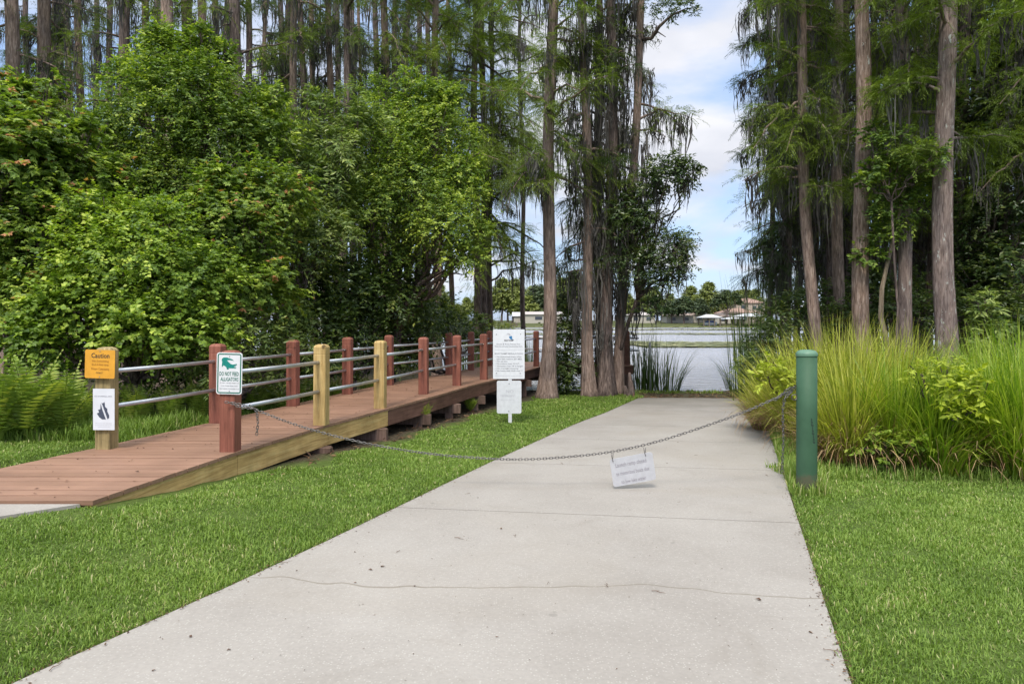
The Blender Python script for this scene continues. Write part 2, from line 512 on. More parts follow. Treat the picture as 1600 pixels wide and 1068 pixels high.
# ------------------------------------------------------------ mesh helpers
class MB:
    def __init__(self):
        self.v = []; self.f = []; self.t = []; self.n = 0; self.m = []

    def add(self, v, faces, tint=0.5, mat=0):
        v = np.asarray(v, float).reshape(-1, 3)
        fl = faces if isinstance(faces, list) and len(faces) and isinstance(faces[0], np.ndarray) and faces[0].ndim == 2 else [np.asarray(faces)]
        for f in fl:
            if len(f):
                self.f.append(np.asarray(f, int) + self.n)
                self.m.append(np.full(len(f), mat))
        self.v.append(v)
        tt = np.full(len(v), tint, float) if np.isscalar(tint) else np.asarray(tint, float)
        self.t.append(tt)
        self.n += len(v)

    def box(self, c, s, rot=0.0, tint=.5, mat=0, M=None):
        x, y, z = np.array(s) / 2
        v = np.array([[i, j, k] for k in (-z, z) for j in (-y, y) for i in (-x, x)])
        if rot:
            cr, sr = math.cos(rot), math.sin(rot)
            v = np.c_[v[:, 0] * cr - v[:, 1] * sr, v[:, 0] * sr + v[:, 1] * cr, v[:, 2]]
        v = v + np.array(c)
        f = np.array([[0, 2, 3, 1], [4, 5, 7, 6], [0, 1, 5, 4], [2, 6, 7, 3], [0, 4, 6, 2], [1, 3, 7, 5]])
        self.add(v, f, tint, mat)

    def tube(self, pts, rad, n=8, cap=True, tint=.5, mat=0, radfn=None):
        pts = np.asarray(pts, float)
        k = len(pts)
        rad = np.broadcast_to(np.asarray(rad, float), (k,))
        T = np.gradient(pts, axis=0)
        T /= np.linalg.norm(T, axis=1)[:, None] + 1e-9
        ref = np.array([0, 0, 1.0]) if abs(T[0, 2]) < .8 else np.array([1.0, 0, 0])
        A = np.cross(T, ref); A /= np.linalg.norm(A, axis=1)[:, None] + 1e-9
        B = np.cross(T, A)
        th = np.arange(n) * 2 * np.pi / n
        rr = rad[:, None] * np.ones((1, n))
        if radfn is not None:
            rr = radfn(rr, th, pts)
        v = pts[:, None, :] + rr[:, :, None] * (A[:, None, :] * np.cos(th)[None, :, None] + B[:, None, :] * np.sin(th)[None, :, None])
        v = v.reshape(-1, 3)
        i = np.arange(k - 1)[:, None] * n; j = np.arange(n)[None, :]; j2 = (j + 1) % n
        f = np.stack([i + j, i + j2, i + n + j2, i + n + j], -1).reshape(-1, 4)
        fs = [f]
        if cap:
            v = np.vstack([v, pts[0], pts[-1]])
            c0 = k * n; c1 = c0 + 1
            jj = np.arange(n); j3 = (jj + 1) % n
            fs.append(np.stack([np.full(n, c0), j3, jj], -1))
            fs.append(np.stack([np.full(n, c1), (k - 1) * n + jj, (k - 1) * n + j3], -1))
        self.add(v, fs, tint, mat)

    def leaves(self, Pn, D, Nn, Ln, Wn, tint, fold=.12, mid=.42):
        D = D / (np.linalg.norm(D, axis=1)[:, None] + 1e-9)
        S = np.cross(D, Nn); S /= np.linalg.norm(S, axis=1)[:, None] + 1e-9
        U = np.cross(S, D)
        Ln = np.broadcast_to(Ln, len(Pn))[:, None]; Wn = np.broadcast_to(Wn, len(Pn))[:, None]
        m = Pn + D * Ln * mid + U * Wn * fold
        v = np.stack([Pn, m + S * Wn / 2, Pn + D * Ln - U * Ln * .08, m - S * Wn / 2], 1).reshape(-1, 3)
        f = np.arange(len(Pn) * 4).reshape(-1, 4)
        self.add(v, f, np.repeat(np.broadcast_to(tint, len(Pn)), 4))

    def mesh(self, name, mats, smooth=False):
        me = bpy.data.meshes.new(name)
        V = np.concatenate(self.v) if self.v else np.zeros((0, 3))
        me.vertices.add(len(V)); me.vertices.foreach_set('co', V.ravel())
        cnt = np.concatenate([np.full(len(f), f.shape[1]) for f in self.f])
        idx = np.concatenate([f.ravel() for f in self.f])
        me.loops.add(len(idx)); me.loops.foreach_set('vertex_index', idx)
        st = np.zeros(len(cnt), int); st[1:] = np.cumsum(cnt)[:-1]
        me.polygons.add(len(cnt)); me.polygons.foreach_set('loop_start', st)
        me.polygons.foreach_set('loop_total', cnt)
        me.polygons.foreach_set('material_index', np.concatenate(self.m))
        me.polygons.foreach_set('use_smooth', np.full(len(cnt), bool(smooth)))
        a = me.attributes.new('tint', 'FLOAT', 'POINT')
        a.data.foreach_set('value', np.concatenate(self.t))
        me.update(calc_edges=True)
        me.validate()
        for mm in ([mats] if isinstance(mats, str) else mats):
            me.materials.append(MATS[mm])
        return me

    def obj(self, name, mats, parent=None, smooth=False, loc=(0, 0, 0)):
        o = bpy.data.objects.new(name, self.mesh(name, mats, smooth))
        COL.objects.link(o)
        o.location = loc
        if parent:
            o.parent = parent
        return o


def thing(name, label, cat, loc=(0, 0, 0), rz=0.0, group=None):
    o = bpy.data.objects.new(name, None)
    o.empty_display_size = .2
    COL.objects.link(o)
    o.location = loc; o.rotation_euler = (0, 0, rz)
    return tag(o, label, cat, group)


def tag(o, label=None, cat=None, group=None, kind=None):
    if label: o['label'] = label
    if cat: o['category'] = cat
    if group: o['group'] = group
    if kind: o['kind'] = kind
    return o


def copy_tree(o, loc, rz=0.0, scale=1.0, label=None, group=None):
    c = o.copy(); COL.objects.link(c)
    c.location = loc; c.rotation_euler = (0, 0, rz); c.scale = (scale, scale, scale)
    if label: c['label'] = label
    if group: c['group'] = group
    for ch in list(o.children):
        d = ch.copy(); COL.objects.link(d); d.parent = c
        for g in list(ch.children):
            e = g.copy(); COL.objects.link(e); e.parent = d
    return c


def rnd(a, b, n=None):
    return RNG.uniform(a, b, n)


def unit(n):
    v = RNG.normal(size=(n, 3))
    return v / np.linalg.norm(v, axis=1)[:, None]


ORD = ['first', 'second', 'third', 'fourth', 'fifth', 'sixth', 'seventh', 'eighth', 'ninth', 'tenth', 'eleventh',
       'twelfth', 'thirteenth', 'fourteenth', 'fifteenth', 'sixteenth', 'seventeenth', 'eighteenth', 'nineteenth', 'twentieth']

# ------------------------------------------------------------ terrain
PATH_LY = [-3, 2.52, 3.87, 7.19, 10.6, 12.2, 13.8, 15.7]
PATH_LX = [-3.68, -1.84, -1.32, -.22, 1.0, 1.66, 2.25, 2.95]


def path_l(y): return np.interp(y, PATH_LY, PATH_LX)
def path_r(y): return np.where(np.asarray(y) < 14.5, .41 + .334 * np.asarray(y), 5.25 + (np.asarray(y) - 14.5) * .25)


DL = np.array([(-4.30, 4.43), (-3.86, 6.1), (-3.46, 7.75), (-3.10, 9.25), (-2.76, 10.8), (-2.36, 12.35), (-1.90, 13.8), (-1.10, 16.2), (-.12, 19.2)])
DR = np.array([(-2.72, 4.43), (-2.44, 6.1), (-2.06, 7.7), (-1.64, 9.1), (-1.16, 10.7), (-.76, 12.2), (-.33, 13.5), (.30, 15.8), (1.30, 19.2)])
DECK_Z = -1.17


def lake_y(x):
    return np.interp(x, [-400, -30, -8, -3, -.5, 5.2, 6.5, 9, 13, 60, 400], [60, 46, 36, 24, 17.6, 17.0, 18.2, 26, 36, 60, 90])


def ground(x, y):
    x = np.asarray(x, float); y = np.asarray(y, float)
    base = -1.26 - .033 * y
    base = np.maximum(base, -1.79 + 0 * y)
    base = np.where(y < -8, -1.26 + .26, base)
    # bank that lifts the lawn to the foot of the boardwalk
    s = np.interp(y, [-2, 2.5, 4.25, 4.9, 5.4, 6.1, 8, 10], [.10, .125, .135, .09, .065, .042, .01, 0])
    lift = np.clip(s * np.maximum(0, path_l(y) - x - .05), 0, np.interp(y, [3, 4.4, 5.2, 6.1, 8, 12], [.16, .185, .20, .19, .14, .12]))
    # the strip behind the boardwalk
    back = np.clip((np.interp(y, DL[:, 1], DL[:, 0]) - x) / .5, 0, 1) * np.interp(y, [4, 6, 9, 13, 17], [.22, .24, .25, .2, .05])
    z = base + np.maximum(lift, back)
    # lake bed
    ly = lake_y(x)
    z = np.where(y > ly, np.maximum(-2.6, z - (y - ly) * .12), z)
    far = np.clip((y - 192) / 25, 0, 1)
    z = np.where(y > 186, -2.6 + np.clip((y - 186) / 9, 0, 1) * 1.05 + far * .9, z)
    return z


def on_path(x, y, m=0.0):
    return (x > path_l(y) - m) & (x < path_r(y) + m) & (y < 15.7)


xs = np.unique(np.round(np.concatenate([np.linspace(-900, -60, 15), np.linspace(-60, -12, 17), np.arange(-12, 12.01, .3), np.linspace(12, 60, 17), np.linspace(60, 900, 15)]), 3))
ys = np.unique(np.round(np.concatenate([np.linspace(-80, -4, 9), np.arange(-4, 22.01, .3), np.linspace(22, 60, 20), np.linspace(60, 180, 9), np.linspace(186, 220, 12), np.linspace(220, 1500, 9)]), 3))
X, Y = np.meshgrid(xs, ys)
Z = ground(X, Y)
Z = Z + np.where((np.abs(X) < 15) & (Y < 22) & ~on_path(X, Y, .3), rnd(-.012, .012, X.shape), 0)
Z = np.where(on_path(X, Y, .12), -1.275 - .033 * Y, Z)
V = np.stack([X, Y, Z], -1).reshape(-1, 3)
ny, nx = X.shape
i = np.arange(ny - 1)[:, None] * nx; j = np.arange(nx - 1)[None, :]
Fq = np.stack([i + j, i + j + 1, i + nx + j + 1, i + nx + j], -1).reshape(-1, 4)


def soilness(x, y):
    dl = np.interp(y, DL[:, 1], DL[:, 0]); dr = np.interp(y, DR[:, 1], DR[:, 0])
    s = np.where((y > 5.6) & (x < dr + .25 * (y > 7)) & (x > dl - .3), 1.0, 0)
    s = np.maximum(s, on_path(x, y, .02) * 1.0)
    s = np.maximum(s, np.where((x < dl - .9) & (y > 7.4) & (y < 60), .85, 0))
    s = np.maximum(s, np.where((x > path_r(y) + .5) & (y > 7.0) & (y < 60), .8, 0))
    s = np.maximum(s, np.where((y > 15.7) & (y < 60), .9, 0))
    s = np.maximum(s, np.where(y > 150, .55, 0))
    return s


m = MB(); m.add(V, Fq, soilness(V[:, 0], V[:, 1]))
tag(m.obj('ground', 'soil_and_thatch', smooth=True), kind='structure')
m = MB()
m.add([(-900, 15.9, WATER_Z), (900, 15.9, WATER_Z), (900, 191.5, WATER_Z), (-900, 191.5, WATER_Z)], [[0, 1, 2, 3]])
tag(m.obj('water', 'lake_water'), kind='structure')

# ramp slabs
m = MB()
js = [-2.6, 1.75, 5.2, 7.15, 8.95, 10.5, 12.2, 13.9, 15.6]
for a, b in zip(js[:-1], js[1:]):
    ysub = np.linspace(a + .006, b - .006, 5)
    for k in range(4):
        ya, yb = ysub[k], ysub[k + 1]
        q = []
        for yy in (ya, yb):
            lx = float(path_l(yy)); ry = yy - .45 if yy < 15 else yy - .2
            rx = float(path_r(ry))
            q += [(lx, yy), (rx, ry)]
        q = [q[0], q[1], q[3], q[2]]
        top = [(x, y, -1.252 - .033 * y) for x, y in q]; bot = [(x, y, -1.252 - .033 * y - .13) for x, y in q]
        fs = [[0, 1, 2, 3], [1, 5, 6, 2], [3, 7, 4, 0]]
        if k == 0: fs.append([0, 4, 5, 1])
        if k == 3: fs.append([2, 6, 7, 3])
        m.add(top + bot, fs)
tag(m.obj('boat_ramp_path', 'concrete'), kind='structure')
m = MB()
pad = [(-2.8, 4.425), (-8.5, 4.425), (-8.5, 2.9), (-4.6, 3.3), (-3.14, 4.12)]
m.add([(x, y, DECK_Z - .02) for x, y in pad] + [(x, y, DECK_Z - .14) for x, y in pad],
      [np.array([[4, 3, 2, 1, 0]]), np.array([[i, (i + 1) % 5, 5 + (i + 1) % 5, 5 + i] for i in range(5)])])
tag(m.obj('walkway_pad', 'concrete'), kind='structure')

# ------------------------------------------------------------ boardwalk
bw = thing('boardwalk', 'raised boardwalk with red-brown plank deck, mixed red and yellow railing posts and steel pipe rails', 'boardwalk', (0, 0, 0))


def stations(A, B, w=.14):
    Lc = np.linalg.norm(np.diff((A + B) / 2, axis=0), axis=1)
    s = np.r_[0, np.cumsum(Lc)]
    t = np.arange(0, s[-1], w)
    f = lambda Q, u: np.stack([np.interp(u, s, Q[:, 0]), np.interp(u, s, Q[:, 1])], -1)
    return f(A, t), f(B, t), f(A, np.minimum(t + w - .010, s[-1])), f(B, np.minimum(t + w - .010, s[-1]))


m = MB()
for A, B in ((DL, DR), (np.array([(1.29, 19.2), (3.15, 19.2)]), np.array([(.80, 17.7), (3.15, 17.7)]))):
    a0, b0, a1, b1 = stations(A, B)
    for q in zip(a0, b0, b1, a1):
        q = list(q)
        jz = rnd(-.0015, .0015)
        v = [(p[0], p[1], DECK_Z + jz) for p in q] + [(p[0], p[1], DECK_Z - .03) for p in q]
        m.add(v, [[0, 1, 2, 3], [0, 4, 5, 1], [1, 5, 6, 2], [2, 6, 7, 3], [3, 7, 4, 0]], rnd(0, 1))
m.obj('decking', 'decking', bw)


def beam_line(m, pts, z0, z1, th, off=0.0, tint=.5):
    for (x0, y0), (x1, y1) in zip(pts[:-1], pts[1:]):
        d = np.array([x1 - x0, y1 - y0]); l = np.linalg.norm(d); d /= l
        n = np.array([-d[1], d[0]]) * off
        c = ((x0 + x1) / 2 + n[0], (y0 + y1) / 2 + n[1], (z0 + z1) / 2)
        m.box(c, (l - .004, th, z1 - z0), math.atan2(d[1], d[0]), tint)


ZF0, ZF1 = DECK_Z - .235, DECK_Z - .032
m = MB(); beam_line(m, DR[:4], ZF0, ZF1, .04, .035); o = m.obj('fascia_board', 'wood_fascia', bw); o['label'] = 'yellow new lumber fascia board'
m = MB(); beam_line(m, list(DR[3:-1]) + [(.80, 17.7)], ZF0, ZF1, .04, .035); o = m.obj('fascia_board', 'wood_brown', bw); o['label'] = 'dark brown stained fascia board'
m = MB(); beam_line(m, [(.84, 17.72), (3.15, 17.72)], ZF0, ZF1, .04, .03); m.obj('fascia_board', 'wood_brown', bw)
m = MB(); beam_line(m, DL, ZF0, ZF1, .04, -.035); m.obj('fascia_board', 'wood_brown', bw)
m = MB(); beam_line(m, [DL[0] + (.03, .03), DR[0] + (-.03, .03)], ZF0 + .1, ZF1, .04, 0); m.obj('fascia_board', 'wood_brown', bw)
for k in (.35, .65):
    m = MB(); beam_line(m, [tuple(a * (1 - k) + b * k) for a, b in zip(DL, DR)], ZF0, ZF1, .04, 0); m.obj('joist', 'wood_pier', bw)


def at_y(Q, y): return np.array([np.interp(y, Q[:, 1], Q[:, 0]), y])


for y in (6.25, 7.55, 8.85, 10.2, 11.45, 12.7, 14.3, 16.0, 17.6):
    a, b = at_y(DL, y + .1), at_y(DR, y)
    m = MB()
    d = b - a; l = np.linalg.norm(d); c = (a + b) / 2 + d / l * (.06 if y > 6.3 else -.05)
    m.box((c[0], c[1], ZF0 - .075), (l + .08, .09, .145), math.atan2(d[1], d[0]))
    m.box((c[0] + .0, c[1] + .10, ZF0 - .075), (l + .02, .045, .145), math.atan2(d[1], d[0]))
    m.obj('cross_beam', 'wood_pier', bw)
    for p in (a + d * .1, b - d * .06):
        m = MB(); gz = float(ground(p[0], p[1])) - .3
        zt = ZF0 - .15
        if zt - gz > .05:
            m.box((0, 0, (gz - zt) / 2), (.13, .13, zt - gz))
            m.obj('support_post', 'wood_pier' if y != 8.85 else 'wood_weathered', bw, loc=(p[0], p[1] + .02, zt))
for x in (2.0, 3.0):
    for y in (17.8, 19.1):
        m = MB(); m.box((0, 0, -.6), (.16, .16, 1.2)); m.obj('support_post', 'wood_pier', bw, loc=(x, y, ZF0 - .002))


def post_mesh(h, w=.14, red=True):
    m = MB(); r = w / 2; c = .008
    zt = h - .030
    ring = lambda r, z, c: [(-r + c, -r, z), (r - c, -r, z), (r, -r + c, z), (r, r - c, z), (r - c, r, z), (-r + c, r, z), (-r, r - c, z), (-r, -r + c, z)]
    zs = [(r, 0, c), (r, zt - .09, c), (r * .97, zt - .082, c), (r, zt - .074, c), (r, zt, c), (r * .80, h - .008, c), (r * .45, h, c)]
    V = []
    for rr, z, cc in zs: V += ring(rr, z, cc)
    fs = [np.array([[k * 8 + i, k * 8 + (i + 1) % 8, k * 8 + 8 + (i + 1) % 8, k * 8 + 8 + i] for k in range(len(zs) - 1) for i in range(8)]),
          np.array([[8 * (len(zs) - 1) + i for i in range(8)]]), np.array([[7 - i for i in range(8)]])]
    m.add(V, fs)
    return m


# (photo px, distance, material, height)
front = [(360, 6.12, 'wood_red', .90), (502, 7.65, 'wood_yellow', .90), (594, 9.1, 'wood_yellow', .90), (662, 10.85, 'wood_red', .90),
         (714, 12.25, 'wood_red', .90), (756, 13.5, 'wood_red', .90), (800, 15.4, 'wood_red', .9), (838, 17.4, 'wood_red', .90)]
back = [(167, 6.25, 'wood_weathered', .925), (340, 7.82, 'wood_red', .90), (458, 9.35, 'wood_red', .90), (543, 10.85, 'wood_red', .90),
        (608, 12.35, 'wood_red', .90), (701.5, 14.7, 'wood_red', .90), (736, 16.0, 'wood_red', .90), (765, 17.5, 'wood_red', .90), (797, 19.05, 'wood_red', .9)]
FP, BP = [], []
for lst, acc in ((front, FP), (back, BP)):
    for k, (px, d, mat, h) in enumerate(lst):
        x = (px - 800) / F * d
        acc.append(np.array([x, d, DECK_Z]))
        o = post_mesh(h).obj('railing_post', mat, bw, loc=(x, d, DECK_Z))
        o.rotation_euler = (rnd(-.006, .006), rnd(-.006, .006), math.radians(-3 if k == 0 else -6))
        if mat == 'wood_yellow': o['label'] = 'yellow new timber railing post'
        if mat == 'wood_weathered': o['label'] = 'weathered yellow-grey timber end post'
for p in ((2.0, 17.85), (3.0, 17.85), (2.0, 19.05), (3.0, 19.05)):
    post_mesh(.9).obj('railing_post', 'wood_brown', bw, loc=(p[0], p[1], DECK_Z))
SQ = [np.array([2.0, 17.85, DECK_Z]), np.array([3.3, 17.85, DECK_Z]), np.array([3.3, 19.05, DECK_Z]), np.array([2.0, 19.05, DECK_Z]), BP[-1]]
for seq in (FP[1:] if False else FP, BP, [FP[-1]] + SQ):
    for a, b in zip(seq[:-1], seq[1:]):
        for h in (.70, .375):
            m = MB(); d = (b - a) / np.linalg.norm(b - a)
            m.tube([a + (0, 0, h) + d * .02, (a + b) / 2 + (0, 0, h - .004), b + (0, 0, h) - d * .02], .0205, 12)
            m.obj('pipe_rail', 'galvanised', bw, smooth=True)

# ------------------------------------------------------------ bollard
bx, by = (1260.5 - 800) / F * 5.77, 5.77
gz = float(ground(bx, by))
bol = thing('bollard', 'green painted steel pipe bollard with domed cap beside the concrete ramp', 'bollard', (bx, by, gz))
BH = -46 / F * by - gz
m = MB(); m.tube([(0, 0, -.3), (0, 0, .01), (0, 0, BH * .5), (0, 0, BH - .055)], .083, 40); m.obj('pipe', 'bollard_paint', bol, smooth=True)
m = MB()
prof = [(.0865, BH - .056), (.0875, BH - .053), (.0875, BH - .032), (.084, BH - .026), (.074, BH - .013), (.055, BH - .004), (.03, BH), (.001, BH + .001)]
m.tube([(0, 0, z) for r, z in prof], [r for r, z in prof], 40); m.obj('cap', 'bollard_cap', bol, smooth=True)
m = MB()
for k in range(9):   # dark scuff mark running down the pipe
    a = -math.pi / 2 + .05 + k * .035; z = .63 - k * .024; r = .0838
    w = .07 + .04 * (k % 3)
    m.add([(r * math.cos(a - w), r * math.sin(a - w), z + .008), (r * math.cos(a + w), r * math.sin(a + w), z - .004),
           (r * math.cos(a + w * .8), r * math.sin(a + w * .8), z - .016), (r * math.cos(a - w * .6), r * math.sin(a - w * .6), z - .012)], [[0, 1, 2, 3]])
m.obj('scuff_mark', 'scuff', bol)
m = MB(); t = np.linspace(0, 2 * np.pi, 14)
m.tube(np.stack([.024 * np.cos(t) - .105, 0 * t, .024 * np.sin(t) + .80], -1), .005, 6, cap=False); m.obj('eye_bolt', 'chain_steel', bol, smooth=True)

# ------------------------------------------------------------ chain
ch = thing('chain', 'sagging steel chain strung across the ramp between red post and green bollard', 'chain', (0, 0, 0))


def link_mesh(p=.0265, w=.0085, r=.0033):
    m = MB()
    t = np.linspace(0, 2 * np.pi, 17)
    c, s = np.cos(t), np.sin(t)
    x = np.where(c > 0, 1, -1) * (p / 2 - w + r) + c * w
    m.tube(np.stack([x, s * w, 0 * s], -1), r, 6, cap=False)
    return m.mesh('link', 'chain_steel', True)


LM = link_mesh()


def link_xf(pts, pitch=.0265):
    seg = np.linalg.norm(np.diff(pts, axis=0), axis=1); s = np.r_[0, np.cumsum(seg)]
    u = np.arange(0, s[-1], pitch)
    Q = np.stack([np.interp(u, s, pts[:, k]) for k in range(3)], -1)
    T = np.gradient(Q, axis=0); T /= np.linalg.norm(T, axis=1)[:, None]
    res = []
    for k, (q, tt) in enumerate(zip(Q, T)):
        z = Vector((0, -1, 0)) if k % 2 == 0 else Vector(tt).cross(Vector((0, -1, 0)))
        X_ = Vector(tt); Y_ = z.cross(X_).normalized(); Z_ = X_.cross(Y_).normalized()
        M = Matrix((X_, Y_, Z_)).transposed().to_4x4()
        M = M @ Matrix.Rotation(random.uniform(-.35, .35), 4, 'X')
        M.translation = Vector(q)
        res.append(M)
    return res


cp = [(352, 628), (372, 630), (400, 640), (462, 664), (525, 681.5), (587, 696), (681, 710.5), (775, 717), (830, 717.5), (900, 712.5), (955, 706), (1007, 695), (1050, 683),
      (1112, 662), (1170, 641), (1220, 618), (1243, 607)]
cy = np.interp([c[0] for c in cp], [352, 372, 1243], [6.0, 6.04, 5.77])
CP = np.array([P(px, py, d) for (px, py), d in zip(cp, cy)])
# smooth by fine cubic-ish resampling
u = np.arange(len(CP)); uu = np.linspace(0, len(CP) - 1, 220)
CPs = np.stack([np.interp(uu, u, CP[:, k]) for k in range(3)], -1)
ker = np.ones(13) / 13
for k in range(3):
    pad_ = np.r_[np.full(6, CPs[0, k]), CPs[:, k], np.full(6, CPs[-1, k])]
    CPs[:, k] = np.convolve(pad_, ker, 'valid')
XF = link_xf(CPs)
tailR = np.array([P(1236, 612, 5.76), P(1226, 622, 5.75), P(1223, 640, 5.75), P(1224, 690, 5.75), P(1222, 735, 5.75)])
tailL = np.array([P(392, 634, 6.0), P(401, 642, 6.0), P(403, 660, 6.0), P(401, 680, 6.0)])
twR = np.array([P(1243, 604, 5.77), P(1232, 607, 5.74), P(1222, 616, 5.75), P(1212, 624, 5.76)])
twL = np.array([P(362, 630, 6.0), P(378, 637, 5.99), P(395, 637, 5.99)])
bigM = XF[-100:]
for M in bigM:
    o = bpy.data.objects.new('link', LM); COL.objects.link(o); o.parent = ch; o.matrix_local = M


def joined(Ms, name, parent):
    base = np.array([v.co[:] for v in LM.vertices]); fc = np.array([list(p.vertices) for p in LM.polygons])
    m = MB()
    for M in Ms:
        A = np.array(M.to_3x3()); m.add(base @ A.T + np.array(M.translation), fc)
    return m.obj(name, 'chain_steel', parent, smooth=True)


tag(joined(XF[:-100], 'link', ch), kind='stuff')
joined(link_xf(tailR) + link_xf(twR), 'loose_end', ch)['label'] = 'long loose end of chain hanging next to bollard'
joined(link_xf(tailL) + link_xf(twL), 'loose_end', ch)['label'] = 'short loose end of chain hanging next to red post'

# ------------------------------------------------------------ signs
DG = None


def text_geo(s, x0, x1, zc, h, weight=0.0, font_sy=None):
    cu = bpy.data.curves.new('t', 'FONT'); cu.body = s; cu.offset = weight
    cu.resolution_u = 2
    ob = bpy.data.objects.new('t', cu); COL.objects.link(ob)
    bpy.context.view_layer.update()
    dg = bpy.context.evaluated_depsgraph_get()
    me = bpy.data.meshes.new_from_object(ob.evaluated_get(dg))
    bpy.data.objects.remove(ob); bpy.data.curves.remove(cu)
    V = np.zeros(len(me.vertices) * 3); me.vertices.foreach_get('co', V); V = V.reshape(-1, 3)
    Fs = [np.array([list(p.vertices)]) for p in me.polygons]
    bpy.data.meshes.remove(me)
    if not len(V): return V, Fs
    w = V[:, 0].max() - V[:, 0].min(); hh = .72
    V[:, 0] = (V[:, 0] - V[:, 0].min()) / w * (x1 - x0) + x0
    V[:, 1] = V[:, 1] / hh * h + zc - h / 2
    return np.c_[V[:, 0], 0 * V[:, 0], V[:, 1]], Fs


def board(w, h, r, th, mat, parent, name='panel', jag=0):
    m = MB(); pts = []
    for cx, cz, a0 in ((w / 2 - r, h / 2 - r, 0), (-w / 2 + r, h / 2 - r, 90), (-w / 2 + r, -h / 2 + r, 180), (w / 2 - r, -h / 2 + r, 270)):
        for a in np.radians(np.linspace(a0, a0 + 90, 5)):
            pts.append((cx + r * math.cos(a) + rnd(-jag, jag), cz + r * math.sin(a) + rnd(-jag, jag)))
    n = len(pts)
    m.add([(x, 0, z) for x, z in pts] + [(x, th, z) for x, z in pts],
          [np.array([list(range(n))]), np.array([list(range(2 * n - 1, n - 1, -1))]), np.array([[i, (i + 1) % n + 0, (i + 1) % n + n, i + n] for i in range(n)])])
    return m.obj(name, mat, parent)


def poly(m, pts, y=-.0015):
    # thin printed shape, triangulated by Blender
    n = len(pts)
    m.add([(x, y, z) for x, z in pts], [np.array([list(range(n))])])


def frame(m, w, h, r, t, y=-.0015):
    o, i_ = [], []
    for cx, cz, a0 in ((1, 1, 0), (-1, 1, 90), (-1, -1, 180), (1, -1, 270)):
        for a in np.radians(np.linspace(a0, a0 + 90, 5)):
            o.append((cx * (w / 2 - r) + r * math.cos(a), cz * (h / 2 - r) + r * math.sin(a)))
            i_.append((cx * (w / 2 - r) + (r - t) * math.cos(a), cz * (h / 2 - r) + (r - t) * math.sin(a)))
    n = len(o)
    m.add([(x, y, z) for x, z in o + i_], [[k, (k + 1) % n, n + (k + 1) % n, n + k] for k in range(n)])


def lettering(lines, mat, parent, name='lettering', y=-.0018):
    m = MB()
    for (s, x0, x1, z, h, w) in lines:
        V, Fs = text_geo(s, x0, x1, z, h, w)
        if len(V):
            V[:, 1] = y; m.add(V, Fs)
    return m.obj(name, mat, parent)


def screw(parent, pts, r=.004, mat='ink_grey'):
    for x, z in pts:
        m = MB(); m.tube([(x, -.004, z), (x, .001, z)], r, 10); m.obj('screw', mat, parent)


# yellow caution sign
d = 6.14
c = P(156, 568.5, d)
s1 = thing('caution_sign', 'yellow metal caution sign screwed to the top of the weathered end post', 'sign', (c[0], d, c[2]), math.radians(-3))
s1.rotation_euler[1] = math.radians(1.5)
board(.278, .256, .014, .003, 'sign_yellow', s1)
k_ = 1 / (48 / .278) * 65 / 479   # zoom px to metres
lettering([('Caution', -.080, .088, .078, .044, .012)], 'ink_black', s1)
lettering([('No Swimming', -.072, .082, .028, .017, .0), ('Dock & Boat ramp', -.074, .082, -.004, .019, .0), ('Private Community', -.076, .088, -.042, .022, .0)], 'ink_brown', s1)
lettering([('ONLY', -.034, .030, -.078, .016, .004)], 'ink_black', s1)
screw(s1, [(0.0, .115), (0.0, -.115)])
# white notice
c = P(160, 639.5, 6.13)
s2 = thing('paper_notice', 'white paper notice with a dark emblem, stapled below the yellow caution sign', 'notice', (c[0], 6.15, c[2]), math.radians(-3))
board(.202, .372, .004, .003, 'sign_paper', s2, 'sheet', .002)
q = .372 / 480.0
cv = lambda pts: [((x - 258) * q, (770 - z) * q) for x, z in pts]
m = MB()
poly(m, cv([(232, 690), (246, 702), (268, 684), (275, 740), (302, 765), (300, 792), (322, 835), (324, 868), (304, 884)][::-1]))
poly(m, cv([(222, 700), (238, 764), (284, 886), (240, 886), (205, 862), (176, 818), (203, 806), (190, 776), (218, 770)]))
m.obj('emblem', 'ink_navy', s2)
lettering([('NO SWIMMING AREA', -.085, .078, .117, .011, 0)], 'ink_grey', s2)
lettering([('lake level is low and ramp', -.078, .075, -.125, .007, 0), ('is closed to all boats', -.078, .075, -.142, .007, 0), ('until further notice', -.05, .06, -.159, .007, 0)], 'ink_pale', s2)
# alligator sign
c = P(357.5, 583.3, 6.02)
s3 = thing('alligator_sign', 'white sign with green border and alligator picture, fixed to the front red post', 'sign', (c[0], 6.03, c[2]), math.radians(-3))
s3.rotation_euler[1] = math.radians(1.2)
board(.232, .368, .022, .003, 'sign_white', s3)
m = MB(); frame(m, .214, .350, .018, .010); m.obj('border', 'ink_green', s3)
q = .368 / 780.0
cv = lambda pts: [((x - 318) * q, (515 - z) * q) for x, z in pts]
m = MB()
poly(m, cv([(172, 392), (190, 388), (198, 365), (228, 372), (262, 402), (272, 440), (296, 440), (312, 428), (300, 412), (340, 418), (452, 416), (446, 404), (405, 398), (420, 384), (452, 386), (446, 372), (400, 372), (460, 352), (462, 332), (380, 348), (335, 330), (300, 300), (268, 268), (330, 262), (404, 276), (372, 250), (320, 232), (262, 215), (205, 216), (176, 240), (168, 270), (180, 300), (176, 340)]))
m.obj('alligator_picture', 'ink_teal', s3)
lettering([('DO NOT FEED', -.088, .086, -.002, .036, .014), ('ALLIGATORS', -.078, .084, -.049, .034, .014)], 'ink_green', s3)
lettering([('IT MAY CAUSE THEM TO', -.082, .088, -.084, .011, 0), ('LOSE THEIR FEAR AND', -.074, .080, -.110, .011, 0), ('BECOME DANGEROUS', -.082, .090, -.135, .011, 0)], 'ink_grey', s3)
screw(s3, [(0, .150), (0.004, -.155)])
